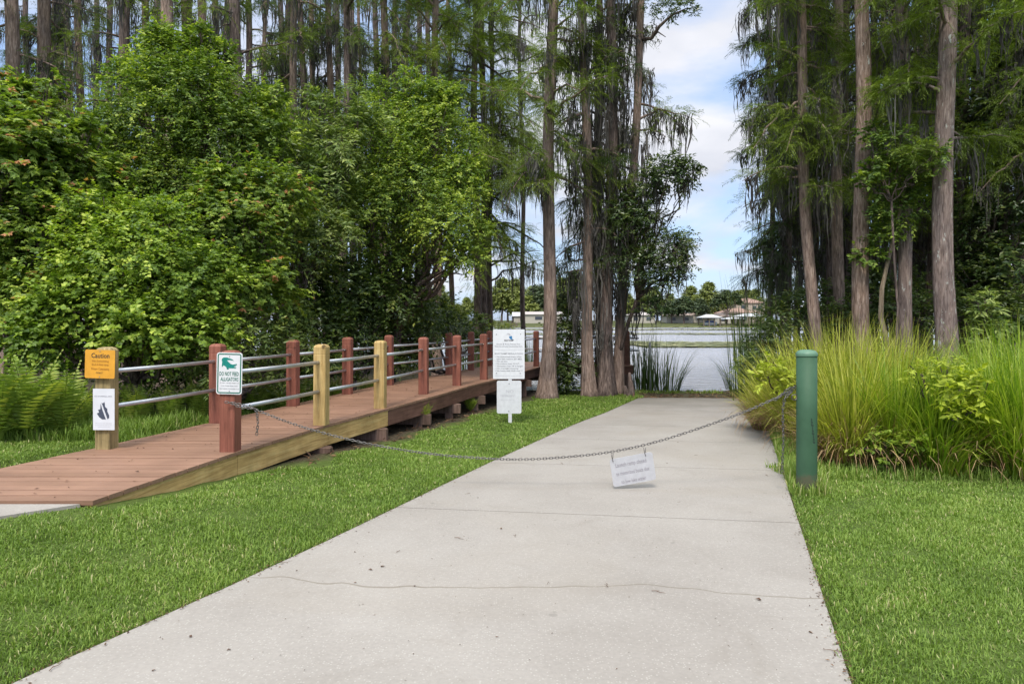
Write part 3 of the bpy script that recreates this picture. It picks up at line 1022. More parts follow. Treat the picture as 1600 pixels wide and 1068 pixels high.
# ramp rules board with a second faded board on one pole
dz = 10.7
c = P(795, 553, dz)
gz = float(ground(c[0], dz))
sp = thing('sign_pole', 'white square pole in the lawn carrying two white sign boards', 'sign pole', (c[0] + .02, dz + .03, gz))
m = MB(); m.box((0, 0, (c[2] + .3 - gz) / 2 - .1), (.055, .055, c[2] + .3 - gz + .2)); m.obj('pole', 'sign_faded', sp)
s4 = thing('rules_sign', 'large white boat ramp rules sign, upper board on the pole beside the boardwalk', 'sign', (c[0], dz, c[2]))
board(.495, .775, .012, .004, 'sign_white', s4)
q = .775 / 1040.0
X_ = lambda x: (x - 360) * q
Z_ = lambda z: (545 - z) * q
lettering([('BOAT RAMP', X_(268), X_(462), Z_(255), .026, .02)], 'ink_black', s4)
m = MB(); cv = lambda pts: [(X_(x), Z_(z)) for x, z in pts]
poly(m, cv([(365, 175), (425, 160), (432, 195), (425, 215), (455, 242), (400, 236), (370, 205)]))
m.obj('emblem', 'ink_blue', s4)
m = MB(); poly(m, cv([(310, 130), (340, 105), (385, 115), (400, 150), (370, 150), (350, 135)])); m.obj('emblem', 'ink_pale', s4)
lettering([('Dock & Boat Ramp For', X_(105), X_(600), Z_(333), .020, .008), ('The Use of Lake Community Only', X_(65), X_(650), Z_(381), .019, .008),
           ('BOAT RAMP REGULATIONS', X_(65), X_(655), Z_(533), .022, .012),
           ('\u2022 No motorized boats when', X_(75), X_(625), Z_(597), .022, .01), ('lake falls below 60\' MSL', X_(105), X_(645), Z_(647), .022, .01),
           ('\u2022 No jet skis', X_(75), X_(330), Z_(695), .022, .01), ('\u2022 No motors over 10 H.P.', X_(75), X_(580), Z_(743), .022, .01),
           ('\u2022 No boats over 18\' in length', X_(75), X_(658), Z_(795), .022, .01), ('\u2022 No overnight mooring', X_(75), X_(560), Z_(843), .022, .01),
           ('\u2022 No boats with draft over 2\'', X_(75), X_(655), Z_(893), .022, .01)], 'ink_grey', s4)
lettering([('Violators will be removed at owner expense', X_(65), X_(655), Z_(455), .012, 0), ('Operating hours dawn to dusk', X_(75), X_(650), Z_(1000), .014, 0)], 'ink_pale', s4)
screw(s4, [(X_(100), Z_(130)), (X_(608), Z_(125)), (X_(100), Z_(945)), (X_(600), Z_(948))], .008)
c = P(795.5, 620, dz)
s5 = thing('faded_sign', 'smaller blank-faded white sign below the rules sign on the same pole', 'sign', (c[0], dz, c[2]))
board(.385, .515, .028, .004, 'sign_faded', s5)
lettering([('NO', -.05, .07, .09, .05, 0), ('TRESPASSING', -.14, .10, .02, .030, 0), ('private dock', -.12, .08, -.04, .018, 0)], 'ink_pale', s5)
screw(s5, [(0, .21), (-.005, -.22)], .009)
# sign hanging from the chain
c = P(989, 733, 5.84)
s6 = thing('hanging_sign', 'pale faded launch ramp closed sign hanging tilted from the chain', 'sign', (c[0], 5.84, c[2]))
s6.rotation_euler = (math.radians(4), math.radians(-9.5), math.radians(4))
board(.375, .245, .022, .003, 'sign_grey', s6)
lettering([('Launch ramp closed', -.145, .125, .062, .036, .0), ('to motorized boats due', -.150, .140, -.012, .034, .0), ('to low lake water', -.115, .100, -.088, .034, .0)], 'ink_faded', s6)
for x0, dzz in ((-.160, .012), (.125, .006)):
    m = MB(); m.tube([(x0, -.006, .098), (x0 - .006, -.004, .135 + dzz), (x0 - .004, .006, .163 + dzz)], .0028, 6)
    m.tube([(x0, .008, .098), (x0 + .008, .008, .135 + dzz), (x0 + .012, .004, .158 + dzz)], .0028, 6)
    m.obj('wire_hanger', 'chain_steel', s6, smooth=True)

# ------------------------------------------------------------ foliage builders
def rot_z(v, a):
    c, s = np.cos(a), np.sin(a)
    return np.stack([v[:, 0] * c - v[:, 1] * s, v[:, 0] * s + v[:, 1] * c, v[:, 2]], -1)


def cloud_leaves(m, blobs, LL=.08, WL=.06, dens=1.0, star=False, hang=.25, tint0=.47, tintv=.36, twigk=10, inner=.35, lo=-.5, org=(0, 0, 0)):
    """sprays of leaves on short twigs through a set of ball shaped clumps; blobs = (centre, radius)"""
    org = np.array(org)
    for (c, r) in blobs:
        c = np.asarray(c) - org
        bs_, bt_ = rnd(.78, 1.25), rnd(-.11, .11)
        nt_ = int(dens * 620 * r * r / (LL / .08) ** 2)
        u = unit(nt_ * 2); u = u[u[:, 2] > lo + rnd(-.4, .3, len(u))][:nt_]
        n = len(u)
        ph = rnd(0, 6.28, 4)
        az = np.arctan2(u[:, 1], u[:, 0]); el = u[:, 2]
        lump = 1 + .30 * np.sin(3 * az + ph[0]) * np.cos(3 * el + ph[1]) + .22 * np.sin(7 * az + ph[2]) * np.cos(6 * el + ph[3])
        depth = RNG.beta(2.2, 1.3, n) * (1 - inner) + inner
        st = c + u * (r * lump * depth * .85)[:, None] * np.array([1, 1, .85])
        tdir = u * .7 + unit(n) * .75 + np.array([0, 0, .1])
        tdir /= np.linalg.norm(tdir, axis=1)[:, None]
        tl = r * rnd(.18, .42, n).clip(.1, .6) + .08
        sh = (rnd(0, 1, n) < .07) & (depth > .75) & (LL < .3)
        tl = np.where(sh, tl * rnd(1.4, 2.6, n), tl)
        tdir = np.where(sh[:, None], u * .6 + np.array([0, 0, .75]) + unit(n) * .35, tdir); tdir /= np.linalg.norm(tdir, axis=1)[:, None]
        tt = rnd(-.27, .27, n) + (lump - 1) * .35 + tint0 + bt_ + np.where(rnd(0, 1, n) < .07, .3, 0)
        k = twigk
        s = (np.arange(k) + rnd(0, 1, k)) / k
        pos = st[:, None, :] + tdir[:, None, :] * (tl[:, None] * s[None, :])[:, :, None]
        pos[:, :, 2] -= hang * tl[:, None] * s[None, :] ** 2
        pos = pos.reshape(-1, 3)
        N_ = len(pos)
        td = np.repeat(tdir, k, 0); uu_ = np.repeat(u, k, 0)
        side = np.cross(td, [0, 0, 1.0]); side /= np.linalg.norm(side, axis=1)[:, None] + 1e-6
        sg = np.where(np.arange(N_) % 2, 1, -1)[:, None]
        D = td * .5 + side * sg * .8 + unit(N_) * .45 - np.array([0, 0, .25])
        Nn = np.array([0, 0, .9]) + uu_ * .55 + unit(N_) * .55
        sc = rnd(.6, 1.2, N_) * bs_
        tn = np.clip(np.repeat(tt, k) + RNG.normal(0, tintv * .5, N_), 0, 1)
        if star:
            Dn = D / np.linalg.norm(D, axis=1)[:, None]
            S = np.cross(Dn, Nn); S /= np.linalg.norm(S, axis=1)[:, None] + 1e-9
            m.leaves(pos, Dn, Nn, LL * sc, WL * .62 * sc, tn)
            m.leaves(pos, Dn * .62 + S * .8, Nn, LL * .72 * sc, WL * .5 * sc, tn)
            m.leaves(pos, Dn * .62 - S * .8, Nn, LL * .72 * sc, WL * .5 * sc, tn)
        else:
            m.leaves(pos, D, Nn, LL * sc, WL * sc, tn)


def limb_pts(a, b, n=7, wob=.06, sag=0.0):
    a = np.asarray(a, float); b = np.asarray(b, float)
    t = np.linspace(0, 1, n)[:, None]
    l = np.linalg.norm(b - a)
    p = a + (b - a) * t + RNG.normal(0, wob * l, (n, 3)) * np.sin(t * np.pi) * .5
    p[:, 2] += sag * l * np.sin(t[:, 0] * np.pi)
    return p


def bush(name, label, cat, base, blobs, leafmat, LL=.08, WL=.06, dens=1.0, star=False, stems=5, trunk_r=.05, bark='bark_dark', group=None, moss=False, fk=.3, **kw):
    """broadleaf tree or shrub: base point, stems to every clump"""
    base = np.array([base[0], base[1], float(ground(base[0], base[1])) - .05])
    o = thing(name, label, cat, tuple(base), group=group)
    m = MB()
    bl = [(np.asarray(c) - base, r) for c, r in blobs]
    cz = np.mean([b[0] for b in bl], 0)
    fork = np.array([cz[0] * fk, cz[1] * fk, max(.25, cz[2] * fk)])
    m.tube(limb_pts((0, 0, 0), fork, 5, .04), np.linspace(trunk_r * 1.25, trunk_r, 5), 9)
    for c, r in bl:
        m.tube(limb_pts(fork, c, 8, .12), np.linspace(trunk_r * .75, .012, 8), 6)
        for q in range(stems):
            e = c + unit(1)[0] * r * .85
            m.tube(limb_pts(fork + (c - fork) * rnd(.4, .9), e, 5, .1), np.linspace(trunk_r * .28, .005, 5), 4, cap=False)
    m.obj('trunk', bark, o, smooth=True)
    m = MB(); cloud_leaves(m, bl, LL, WL, dens, star, **kw)
    m.obj('crown', leafmat, o)
    if moss:
        m = MB(); moss_strands(m, np.array([c + unit(1)[0] * r * .6 for c, r in bl for _ in range(5)]), .5); m.obj('spanish_moss', 'moss_strand', o)
    return o


def moss_strands(m, anchors, Lm=.8, k=9, spread=.09):
    """hanging grey beard: thin tapering wavy strips"""
    if not len(anchors): return
    n = len(anchors)
    A = np.repeat(anchors, k, 0) + RNG.normal(0, spread, (n * k, 3)) * [1, 1, .25]
    LLs = np.repeat(rnd(.12, 1.0, n) ** 1.8 * Lm * 1.5, k) * rnd(.35, 1.1, n * k) + .08
    w = rnd(.005, .015, n * k)
    ang = rnd(0, 6.28, n * k)
    seg = 8
    t = np.linspace(0, 1, seg + 1)
    cur = np.cumsum(RNG.normal(0, .024, (n * k, seg + 1, 2)), 1)
    cx = A[:, None, 0] + cur[:, :, 0]; cyy = A[:, None, 1] + cur[:, :, 1]
    # strands of one tuft draw together towards its tip
    cen = np.repeat(anchors, k, 0)
    cx = cx + (cen[:, None, 0] - cx) * t * .55; cyy = cyy + (cen[:, None, 1] - cyy) * t * .55
    czz = A[:, None, 2] - LLs[:, None] * t
    ww = w[:, None] * (np.sin(np.clip(t + .12, 0, 1) * np.pi) ** .6) * RNG.uniform(.25, 1.9, (n * k, seg + 1)) + .002
    dx_, dy_ = np.cos(ang)[:, None] * ww, np.sin(ang)[:, None] * ww
    Lp = np.stack([cx - dx_, cyy - dy_, czz], -1); Rp = np.stack([cx + dx_, cyy + dy_, czz], -1)
    V = np.stack([Lp, Rp], 2).reshape(n * k, -1, 3)
    per = (seg + 1) * 2
    q = np.array([[2 * i_, 2 * i_ + 1, 2 * i_ + 3, 2 * i_ + 2] for i_ in range(seg)])
    fc = (np.arange(n * k)[:, None, None] * per + q[None]).reshape(-1, 4)
    tn = np.repeat(np.clip(np.repeat(rnd(.2, .8, n), k) + rnd(-.2, .2, n * k), 0, 1), per)
    m.add(V.reshape(-1, 3), fc, tn)


def cypress_sprays(m, pts, dirs, k=24, ll=.34, nl=.075, wl=.0105, tint=.5):
    """feathery branchlets: each a drooping rachis with two rows of needles"""
    n = len(pts)
    if n == 0: return
    D = dirs / (np.linalg.norm(dirs, axis=1)[:, None] + 1e-9)
    ln = rnd(.6, 1.2, n) * ll
    s = (np.arange(k) + .5) / k
    pos = pts[:, None, :] + D[:, None, :] * (ln[:, None] * s)[:, :, None]
    pos[:, :, 2] -= (ln[:, None] * .45 * s ** 2)
    pos = pos.reshape(-1, 3)
    Dr = np.repeat(D, k, 0); Dr[:, 2] -= np.tile(s, n) * .5
    side = np.cross(Dr, np.array([0, 0, 1.0]) + RNG.normal(0, .5, (n, 3)).repeat(k, 0)); side /= np.linalg.norm(side, axis=1)[:, None] + 1e-6
    sg = np.where(np.arange(n * k) % 2, 1, -1)[:, None]
    ND = side * sg * .9 + Dr * .65 + unit(n * k) * .25 - np.array([0, 0, .22])
    Nn = np.array([0, 0, 1.0]) + unit(n * k) * .5
    tn = np.clip(np.repeat(rnd(-.22, .22, n), k) + tint + rnd(-.15, .15, n * k), 0, 1)
    m.leaves(pos, ND, Nn, nl * rnd(.7, 1.25, n * k), wl * rnd(.8, 1.3, n * k), tn, fold=.05, mid=.4)


def trunk_geo(m, pts, r0, r1, flare=.7, hf=.5, flutes=5, fl=.16, n=22, lean=0):
    ph = rnd(0, 6.28, 3)
    z0 = pts[0][2]
    k = len(pts)
    rad = np.linspace(r0, r1, k)

    def fn(rr, th, p):
        h = (p[:, 2] - z0)[:, None]
        f = 1 + flare * np.exp(-h / hf) + fl * np.exp(-h / (hf * 1.6)) * np.cos(flutes * th[None, :] + ph[0] + .3 * h) \
            + .025 * np.cos(3 * th[None, :] + ph[1] + h * .7) + .03 * np.cos(8 * th[None, :] + ph[2] + h * .3) + RNG.normal(0, .012, (len(p), len(th)))
        return rr * f
    m.tube(pts, rad, n, cap=True, radfn=fn)


def cypress(px0, px1, d, wpx, label, bark='bark', H=13.5, nb=26, zlow=1.5, blen=(1.2, 2.6), fol=1.0, mossn=1.0, needle='needle', azc=None, azs=6.28,
            group=None, flare=.5, limit=None, dark=.5, x_off=0, ground_z=None, bare=0, name='cypress_tree', mossl=.8):
    """px0/px1: photo x where the trunk stands and where it passes y=0 of the photo"""
    x0 = (px0 - 800) / F * d; x1 = (px1 - 800) / F * d
    gz = float(ground(x0, d)) - .12 if ground_z is None else ground_z
    ztop_photo = 500 / F * d
    r0 = wpx / F * d / 2
    o = thing(name, label, 'tree', (x0, d, gz), group=group)
    nz = 26
    zs_ = np.linspace(0, 1, nz) ** 1.25 * (H - gz)
    lean = (x1 - x0) / (ztop_photo - gz)
    ph = rnd(0, 6.28, 2)
    tx = lean * zs_ + .05 * np.sin(zs_ * .7 + ph[0]) * np.minimum(1, zs_ / 2); ty = .05 * np.sin(zs_ * .6 + ph[1]) * np.minimum(1, zs_ / 2)
    pts = np.stack([tx, ty, zs_], -1)
    m = MB(); trunk_geo(m, pts, r0 * 1.04, r0 * .60, flare=flare)
    m.obj('trunk', bark, o, smooth=True)
    mb, mf, mm = MB(), MB(), MB()
    anchors = []
    for q in range(nb):
        zz_ = (zlow - gz) + (H - .6 - zlow) * ((q + rnd(0, 1)) / nb) ** 1.05
        az = rnd(0, 6.28) if azc is None else azc + RNG.normal(0, azs)
        Lb = rnd(*blen) * .86 * (1 - .45 * (zz_ / (H - gz)) ** 2)
        p0 = np.array([np.interp(zz_, zs_, tx), np.interp(zz_, zs_, ty), zz_])
        dirv = np.array([math.cos(az), math.sin(az), rnd(-.25, .75)])
        t = np.linspace(0, 1, 8)
        bp = p0 + dirv * (t * Lb)[:, None] + RNG.normal(0, .03 * Lb, (8, 3)) * (t * (1 - t) * 3)[:, None]
        bp[:, 2] -= rnd(.2, .75) * Lb * t ** 2
        mb.tube(bp, np.linspace(.035, .007, 8) * (.6 + Lb / 3), 5, cap=False)
        isbare = rnd(0, 1) < bare
        if fol > 0 and not isbare:
            kk = int(80 * fol * Lb / 2)
            tt = rnd(.18, 1.0, kk)
            pp = np.stack([np.interp(tt, t, bp[:, i_]) for i_ in range(3)], -1)
            sd = np.array([-math.sin(az), math.cos(az), 0])
            sgn = np.where(rnd(0, 1, kk) < .5, -1, 1)[:, None]
            dd = sd * sgn * rnd(.4, 1.1, (kk, 1)) + dirv * rnd(.3, 1.0, (kk, 1)) + RNG.normal(0, .5, (kk, 3)) - np.array([0, 0, .18])
            # secondary twigs: sprays also start out along side twigs
            off = rnd(0, .5, kk)[:, None] * Lb * .35
            pp = pp + dd / np.linalg.norm(dd, axis=1)[:, None] * off - np.array([0, 0, .12]) * off
            cypress_sprays(mf, pp, dd, tint=dark + rnd(-.1, .1))
        na = RNG.poisson(mossn * (2.0 if not isbare else 5) * Lb / 2)
        if na:
            tt = rnd(.12, .98, na)
            anchors.append(np.stack([np.interp(tt, t, bp[:, i_]) for i_ in range(3)], -1))
    mb.obj('branches', bark, o, smooth=True)
    if mf.n: mf.obj('crown', needle, o)
    if anchors:
        moss_strands(mm, np.concatenate(anchors), mossl); mm.obj('spanish_moss', 'moss_strand', o)
    return o


def moss_trunk(o, h0, h1, n, r, lean=0.0, Lm=1.2):
    """beards hugging an existing trunk"""
    a = rnd(0, 6.28, n); z = rnd(h0, h1, n)
    m = MB(); moss_strands(m, np.stack([np.cos(a) * r + lean * z, np.sin(a) * r, z], -1), Lm, k=8, spread=.07)
    m.obj('spanish_moss', 'moss_strand', o)


# ------------------------------------------------------------ trees: middle group
G_MID = 'mossy cypress trunks grouped at the water beside the ramp'
t = cypress(855, 863, 15.4, 21, 'straight brown cypress standing alone between the rules sign and the mossy clump', 'bark', zlow=2.9, nb=42, blen=(1.1, 2.5), fol=1.5, mossn=2.5, flare=1.0, H=13)
cl = [(921, 912, 16.0, 17, 'bark', 'leftmost slim trunk of the mossy clump left of the ramp end'),
      (937, 934, 16.9, 14, 'bark_dark', 'dark recessed trunk in the middle of the mossy clump left of the ramp end'),
      (948, 957, 16.1, 20, 'bark_dark', 'thickest fluted trunk of the mossy clump left of the ramp end'),
      (964, 1004, 16.5, 15, 'bark', 'trunk leaning right out of the mossy clump left of the ramp end')]
LEAN = None
for k, (a, b, d, w, bk, lb) in enumerate(cl):
    o = cypress(a, b, d, w, lb, bk, zlow=.8 if k != 3 else 1.6, nb=26, blen=(.7, 1.6), fol=1.0, mossn=5.5, flare=.75, group=G_MID, H=13, needle='needle' if k % 2 else 'needle_dark', mossl=.9)
    LEAN = o
    moss_trunk(o, 1.6, 9, 55, .34, (b - a) / F * d / (500 / F * d + 1.8), 1.3)

# pair of dark trunks behind the boardwalk
G_BK = 'thin cypresses in the swamp behind the boardwalk'
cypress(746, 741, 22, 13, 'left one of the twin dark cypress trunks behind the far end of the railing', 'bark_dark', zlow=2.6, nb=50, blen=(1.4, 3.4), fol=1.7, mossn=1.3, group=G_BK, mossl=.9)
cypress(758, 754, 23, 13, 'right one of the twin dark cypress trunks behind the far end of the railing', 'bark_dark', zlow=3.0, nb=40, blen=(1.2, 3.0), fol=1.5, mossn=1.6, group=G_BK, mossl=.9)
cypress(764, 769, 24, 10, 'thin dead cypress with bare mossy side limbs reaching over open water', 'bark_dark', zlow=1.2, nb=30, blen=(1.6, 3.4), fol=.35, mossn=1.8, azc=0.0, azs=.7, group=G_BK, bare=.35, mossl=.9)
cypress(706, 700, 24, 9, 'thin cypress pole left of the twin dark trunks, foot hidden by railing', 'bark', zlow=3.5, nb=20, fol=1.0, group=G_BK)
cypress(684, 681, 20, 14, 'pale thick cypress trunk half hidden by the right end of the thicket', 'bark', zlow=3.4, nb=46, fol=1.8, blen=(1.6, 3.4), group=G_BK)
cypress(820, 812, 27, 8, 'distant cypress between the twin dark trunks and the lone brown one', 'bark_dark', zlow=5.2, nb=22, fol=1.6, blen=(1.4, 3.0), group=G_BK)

# ------------------------------------------------------------ trees: behind the left thicket
G_L = 'tall cypress trunks behind the left thicket'
left = [(-30, 17, 28), (17, 17, 25), (65, 18, 24), (84, 21, 13), (110, 24, 13), (124, 20, 14), (194, 17, 20), (224, 19, 15), (262, 17, 24), (288, 20, 20), (315, 19, 17), (336, 22, 12), (366, 17, 22),
        (413, 22, 9), (459, 18, 14), (475, 20, 12), (493, 22, 11), (511, 21, 13), (539, 18, 14), (565, 24, 7), (603, 19, 15), (632, 24, 9)]
for k, (px, d, w) in enumerate(left):
    mossy = k in (2, 3, 5, 14, 15, 16, 17, 20)
    lab = 'leftmost' if k == 0 else 'rightmost' if k == len(left) - 1 else None
    ordn = (ORD[k] + ' from the left') if k < 11 else (ORD[len(left) - 1 - k] + ' from the right') if lab is None else lab
    desc = ('mossy ' if mossy else '') + ('thick ' if w >= 20 else 'thin ' if w < 12 else '') + 'cypress trunk above the left thicket, '
    cypress(px, px + rnd(-5, 5), d, w, desc + ordn + ' of its row', 'bark' if k % 3 else 'bark_dark', H=13, zlow=2.8 if mossy else 3.8, nb=24 if mossy else 16,
            blen=(.9, 2.3), fol=1.1, mossn=4.2 if mossy else 1.8, group=G_L, needle='needle_dark' if k % 2 else 'needle', mossl=.85)

rear = [(-12, 27, 14), (42, 30, 12), (98, 26, 13), (150, 31, 12), (172, 25, 12), (242, 28, 13), (300, 31, 12), (350, 27, 12), (388, 24, 13), (436, 29, 12), (448, 25, 11), (525, 27, 12), (552, 30, 12), (585, 28, 12), (620, 27, 12), (652, 30, 12), (668, 26, 11)]
for k, (px, d, w) in enumerate(rear):
    cypress(px, px + rnd(-5, 5), d, w, 'faint farther cypress trunk behind the left thicket row, ' + (ORD[k] + ' from the left' if k < 9 else ORD[len(rear) - 1 - k] + ' from the right'), 'bark_dark', group=G_L, H=15,
            zlow=2.5, nb=30, blen=(1.0, 2.3), fol=.6, mossn=3.2, needle='needle_dark', mossl=1.1)

# ------------------------------------------------------------ trees: right group
G_R = 'cypress trunks of the right bank grove'
right = [(1231, 1222, 17.5, 17, 'bark_dark', 'leftmost mossy trunk of the right grove, nearest the open water', dict(zlow=.9, nb=56, blen=(.7, 1.55), fol=1.5, mossn=4.5, needle='needle_dark')),
         (1279, 1247, 14.2, 18, 'bark', 'reddish-brown slim trunk leaning left, second from the water in the right grove', dict(zlow=2.6, nb=48, blen=(.8, 1.6), fol=1.6, mossn=2.0)),
         (1296, 1290, 17.5, 13, 'bark_dark', 'dark thin trunk just right of the reddish-brown slim one', dict(zlow=2.2, nb=24, fol=.7, mossn=2.6)),
         (1311, 1308, 15.5, 18, 'bark', 'grey trunk between the reddish-brown slim one and the rust-streaked one', dict(zlow=2.8, nb=26, fol=.9, mossn=2.0)),
         (1328, 1322, 18, 15, 'bark_dark', 'dark trunk close behind the left side of the rust-streaked trunk', dict(zlow=2.2, nb=24, fol=.6, mossn=3.0)),
         (1353, 1342, 12.8, 26, 'bark_rust', 'thick trunk with rust-orange streaks, tallest bare stem of the right grove', dict(zlow=6.5, nb=16, fol=1.0, mossn=.8)),
         (1398, 1400, 18, 11, 'bark_dark', 'dark thin trunk between the rust-streaked and the lichen-speckled ones', dict(zlow=2.0, nb=28, fol=.6, mossn=3.0)),
         (1419, 1408, 12.8, 21, 'bark_lichen', 'slimmer grey trunk speckled with pale lichen behind the tall grass', dict(zlow=4.0, nb=20, blen=(1.0, 1.8), fol=1.3, mossn=1.5)),
         (1454, 1450, 17.5, 12, 'bark_dark', 'dark thin trunk immediately left of the thickest lichen-speckled trunk', dict(zlow=2.4, nb=26, fol=.7, mossn=2.6)),
         (1482, 1476, 12.0, 31, 'bark_lichen', 'thickest trunk of the right grove with pale lichen flecks at its foot', dict(zlow=2.5, nb=34, blen=(1.1, 2.2), fol=2.4, mossn=.9)),
         (1508, 1505, 16, 19, 'bark_dark', 'dark trunk immediately right of the thickest lichen-speckled trunk', dict(zlow=2.4, nb=24, fol=1.0, mossn=2.2)),
         (1540, 1538, 17, 14, 'bark_dark', 'dark trunk behind the bright green sapling', dict(zlow=2.2, nb=24, fol=.7, mossn=2.6)),
         (1574, 1570, 16, 15, 'bark_dark', 'dark mossy trunk near the right edge, right of the sapling', dict(zlow=2.2, nb=24, fol=.7, mossn=2.6)),
         (1598, 1600, 17, 15, 'bark_dark', 'dark trunk at the very right edge of the view', dict(zlow=2.0, nb=22, fol=.7, mossn=2.4)),
         (1370, 1368, 21, 13, 'bark_dark', 'distant dark trunk seen just right of the rust-streaked one', dict(zlow=2.0, nb=26, fol=.9, mossn=2.6)),
         (1262, 1258, 21, 13, 'bark_dark', 'distant dark trunk between the leftmost mossy and the reddish-brown trunks', dict(zlow=1.8, nb=44, blen=(.8, 1.8), fol=1.0, mossn=3.6)),
         (1430, 1434, 22, 13, 'bark_dark', 'distant dark trunk behind the slimmer lichen-speckled one', dict(zlow=2.0, nb=26, fol=.9, mossn=2.6)),
         (1640, 1640, 14, 24, 'bark', 'thick trunk just outside the right edge, its limbs reaching in', dict(zlow=3.0, nb=26, fol=1.2, mossn=1.5))]
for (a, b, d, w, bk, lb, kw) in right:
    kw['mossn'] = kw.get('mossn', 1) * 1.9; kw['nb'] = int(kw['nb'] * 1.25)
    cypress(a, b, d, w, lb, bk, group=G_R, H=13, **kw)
deep = [(1206, 22, 9), (1246, 25, 10), (1270, 18.5, 11), (1288, 22, 10), (1318, 21, 11), (1340, 19, 12), (1384, 23, 10), (1407, 20, 10), (1442, 19, 12), (1466, 21, 11), (1496, 20, 12), (1524, 19, 13), (1556, 21, 12), (1588, 20, 12)]
for k, (px, d, w) in enumerate(deep):
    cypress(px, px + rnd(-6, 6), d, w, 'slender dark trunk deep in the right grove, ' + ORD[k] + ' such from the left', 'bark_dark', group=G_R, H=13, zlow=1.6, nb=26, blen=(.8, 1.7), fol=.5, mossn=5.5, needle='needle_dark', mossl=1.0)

# crooked dead stick trunk
x, y = (1386 - 800) / F * 12.6, 12.6
gz = float(ground(x, y)) - .05
o = thing('leaning_sapling', 'thin crooked pale stem between the rust-streaked and the slimmer lichen trunk', 'tree', (x, y, gz))
m = MB()
q = [P(1387, 585, 12.6), P(1386, 535, 12.6), P(1376, 495, 12.6), P(1378, 450, 12.6), P(1388, 405, 12.6), P(1402, 350, 12.6), P(1413, 300, 12.6), P(1432, 262, 12.6)]
m.tube(np.array(q) - np.array([x, y, gz]), np.linspace(.055, .018, 8), 9); m.obj('trunk', 'bark_pale', o, smooth=True)
m = MB(); cloud_leaves(m, [(P(1395, 330, 12.6), .5), (P(1380, 370, 12.7), .38), (P(1440, 290, 12.6), .45), (P(1355, 400, 12.7), .25)], .085, .045, 1.5, org=(x, y, gz), twigk=8)
m.obj('crown', 'leaf_mid', o)

# ------------------------------------------------------------ broadleaf growth
def B(lst, d=None):
    return [(P(px, py, dd), r / F * dd) for (px, py, r, dd) in lst]


G_T = 'broadleaf trees and shrubs of the left thicket'
bush('maple_tree', 'young maple with yellow-green and reddish tips at the left edge of the thicket', 'tree', (-7.0, 9.4),
     B([(20, 250, 95, 9.2), (60, 380, 95, 9.2), (30, 480, 75, 8.8), (-70, 380, 130, 9.4), (115, 290, 80, 9.8), (60, 190, 45, 9.6), (-40, 200, 80, 10), (80, 130, 22, 9.6), (25, 145, 26, 9.5), (130, 210, 28, 9.7), (0, 120, 18, 9.8)]), 'leaf_maple', .082, .078, 1.0, star=True, group=G_T)
bush('leafy_tree', 'tallest dense dark green tree of the left thicket, peaking above the white notice', 'tree', (-4.9, 11.8),
     B([(300, 150, 80, 11.2), (235, 190, 85, 11.2), (355, 220, 80, 11.3), (270, 95, 55, 11.5), (330, 100, 40, 11.6), (410, 210, 55, 11.6), (248, 58, 20, 11.4), (312, 52, 18, 11.3), (350, 78, 20, 11.5), (188, 118, 26, 11.4), (160, 200, 30, 11.2), (425, 150, 24, 11.6), (395, 170, 30, 11.4), (300, 300, 100, 11.4), (200, 280, 80, 11.4), (220, 120, 35, 11.5)]),
     'leaf_mid', .066, .040, 1.15, group=G_T, twigk=12)
bush('vine_tangle', 'bright heart-leaved vine mound behind the white notice', 'shrub', (-4.9, 9.0),
     B([(190, 420, 95, 8.9), (290, 440, 85, 8.9), (120, 490, 75, 8.6), (225, 520, 70, 8.4), (310, 520, 60, 8.6), (150, 350, 60, 9.2), (250, 355, 60, 9.2), (60, 540, 50, 8.2)]),
     'leaf_vine', .062, .056, 1.3, group=G_T, twigk=11)
bush('maple_tree', 'young maple with reddish shoots right of the vine mound, behind the alligator sign', 'tree', (-3.9, 10.3),
     B([(365, 370, 85, 10.0), (420, 310, 70, 10.6), (350, 290, 45, 10.2), (400, 450, 65, 9.9), (330, 330, 50, 10)]), 'leaf_maple', .074, .070, 1.0, star=True, group=G_T)
bush('leafy_shrub', 'olive green willowy shrub in the middle of the thicket behind two red rear posts', 'shrub', (-3.9, 11.9),
     B([(480, 290, 75, 12.3), (520, 235, 55, 12.6), (455, 400, 75, 11.6), (430, 490, 60, 11.0), (500, 360, 60, 12), (470, 215, 40, 12.6), (560, 190, 40, 13), (500, 160, 24, 12.8), (455, 175, 20, 12.4), (545, 140, 18, 13)]),
     'leaf_bay', .10, .032, 1.4, group=G_T, twigk=11)
bush('spreading_tree', 'rounded bright green tree at the right end of the thicket, overhanging the boardwalk', 'tree', (-2.6, 14.2),
     B([(610, 215, 70, 14.0), (680, 205, 65, 14.0), (640, 300, 95, 13.6), (700, 350, 62, 13.0), (722, 400, 38, 13.0), (575, 330, 70, 13.2), (660, 160, 45, 14.2), (610, 400, 60, 13.6), (720, 270, 40, 13.6), (540, 270, 50, 13.8), (640, 118, 20, 14.2), (700, 150, 24, 14.1), (590, 140, 26, 14.2), (745, 300, 20, 13.4), (755, 360, 18, 13.1), (735, 225, 20, 13.8)]),
     'leaf_mid', .07, .04, 1.2, group=G_T, trunk_r=.09, twigk=11, tint0=.56)
bush('dark_shrub', 'dark shrub below the middle of the thicket, behind yellow posts', 'shrub', (-3.0, 12.9),
     B([(540, 455, 70, 13.0), (610, 465, 62, 13.8), (490, 510, 58, 12.0), (560, 520, 58, 13.2), (640, 510, 55, 14.6), (450, 560, 40, 11), (520, 570, 36, 12), (600, 560, 34, 13.4)]), 'leaf_dark', .08, .04, 1.5, group=G_T)
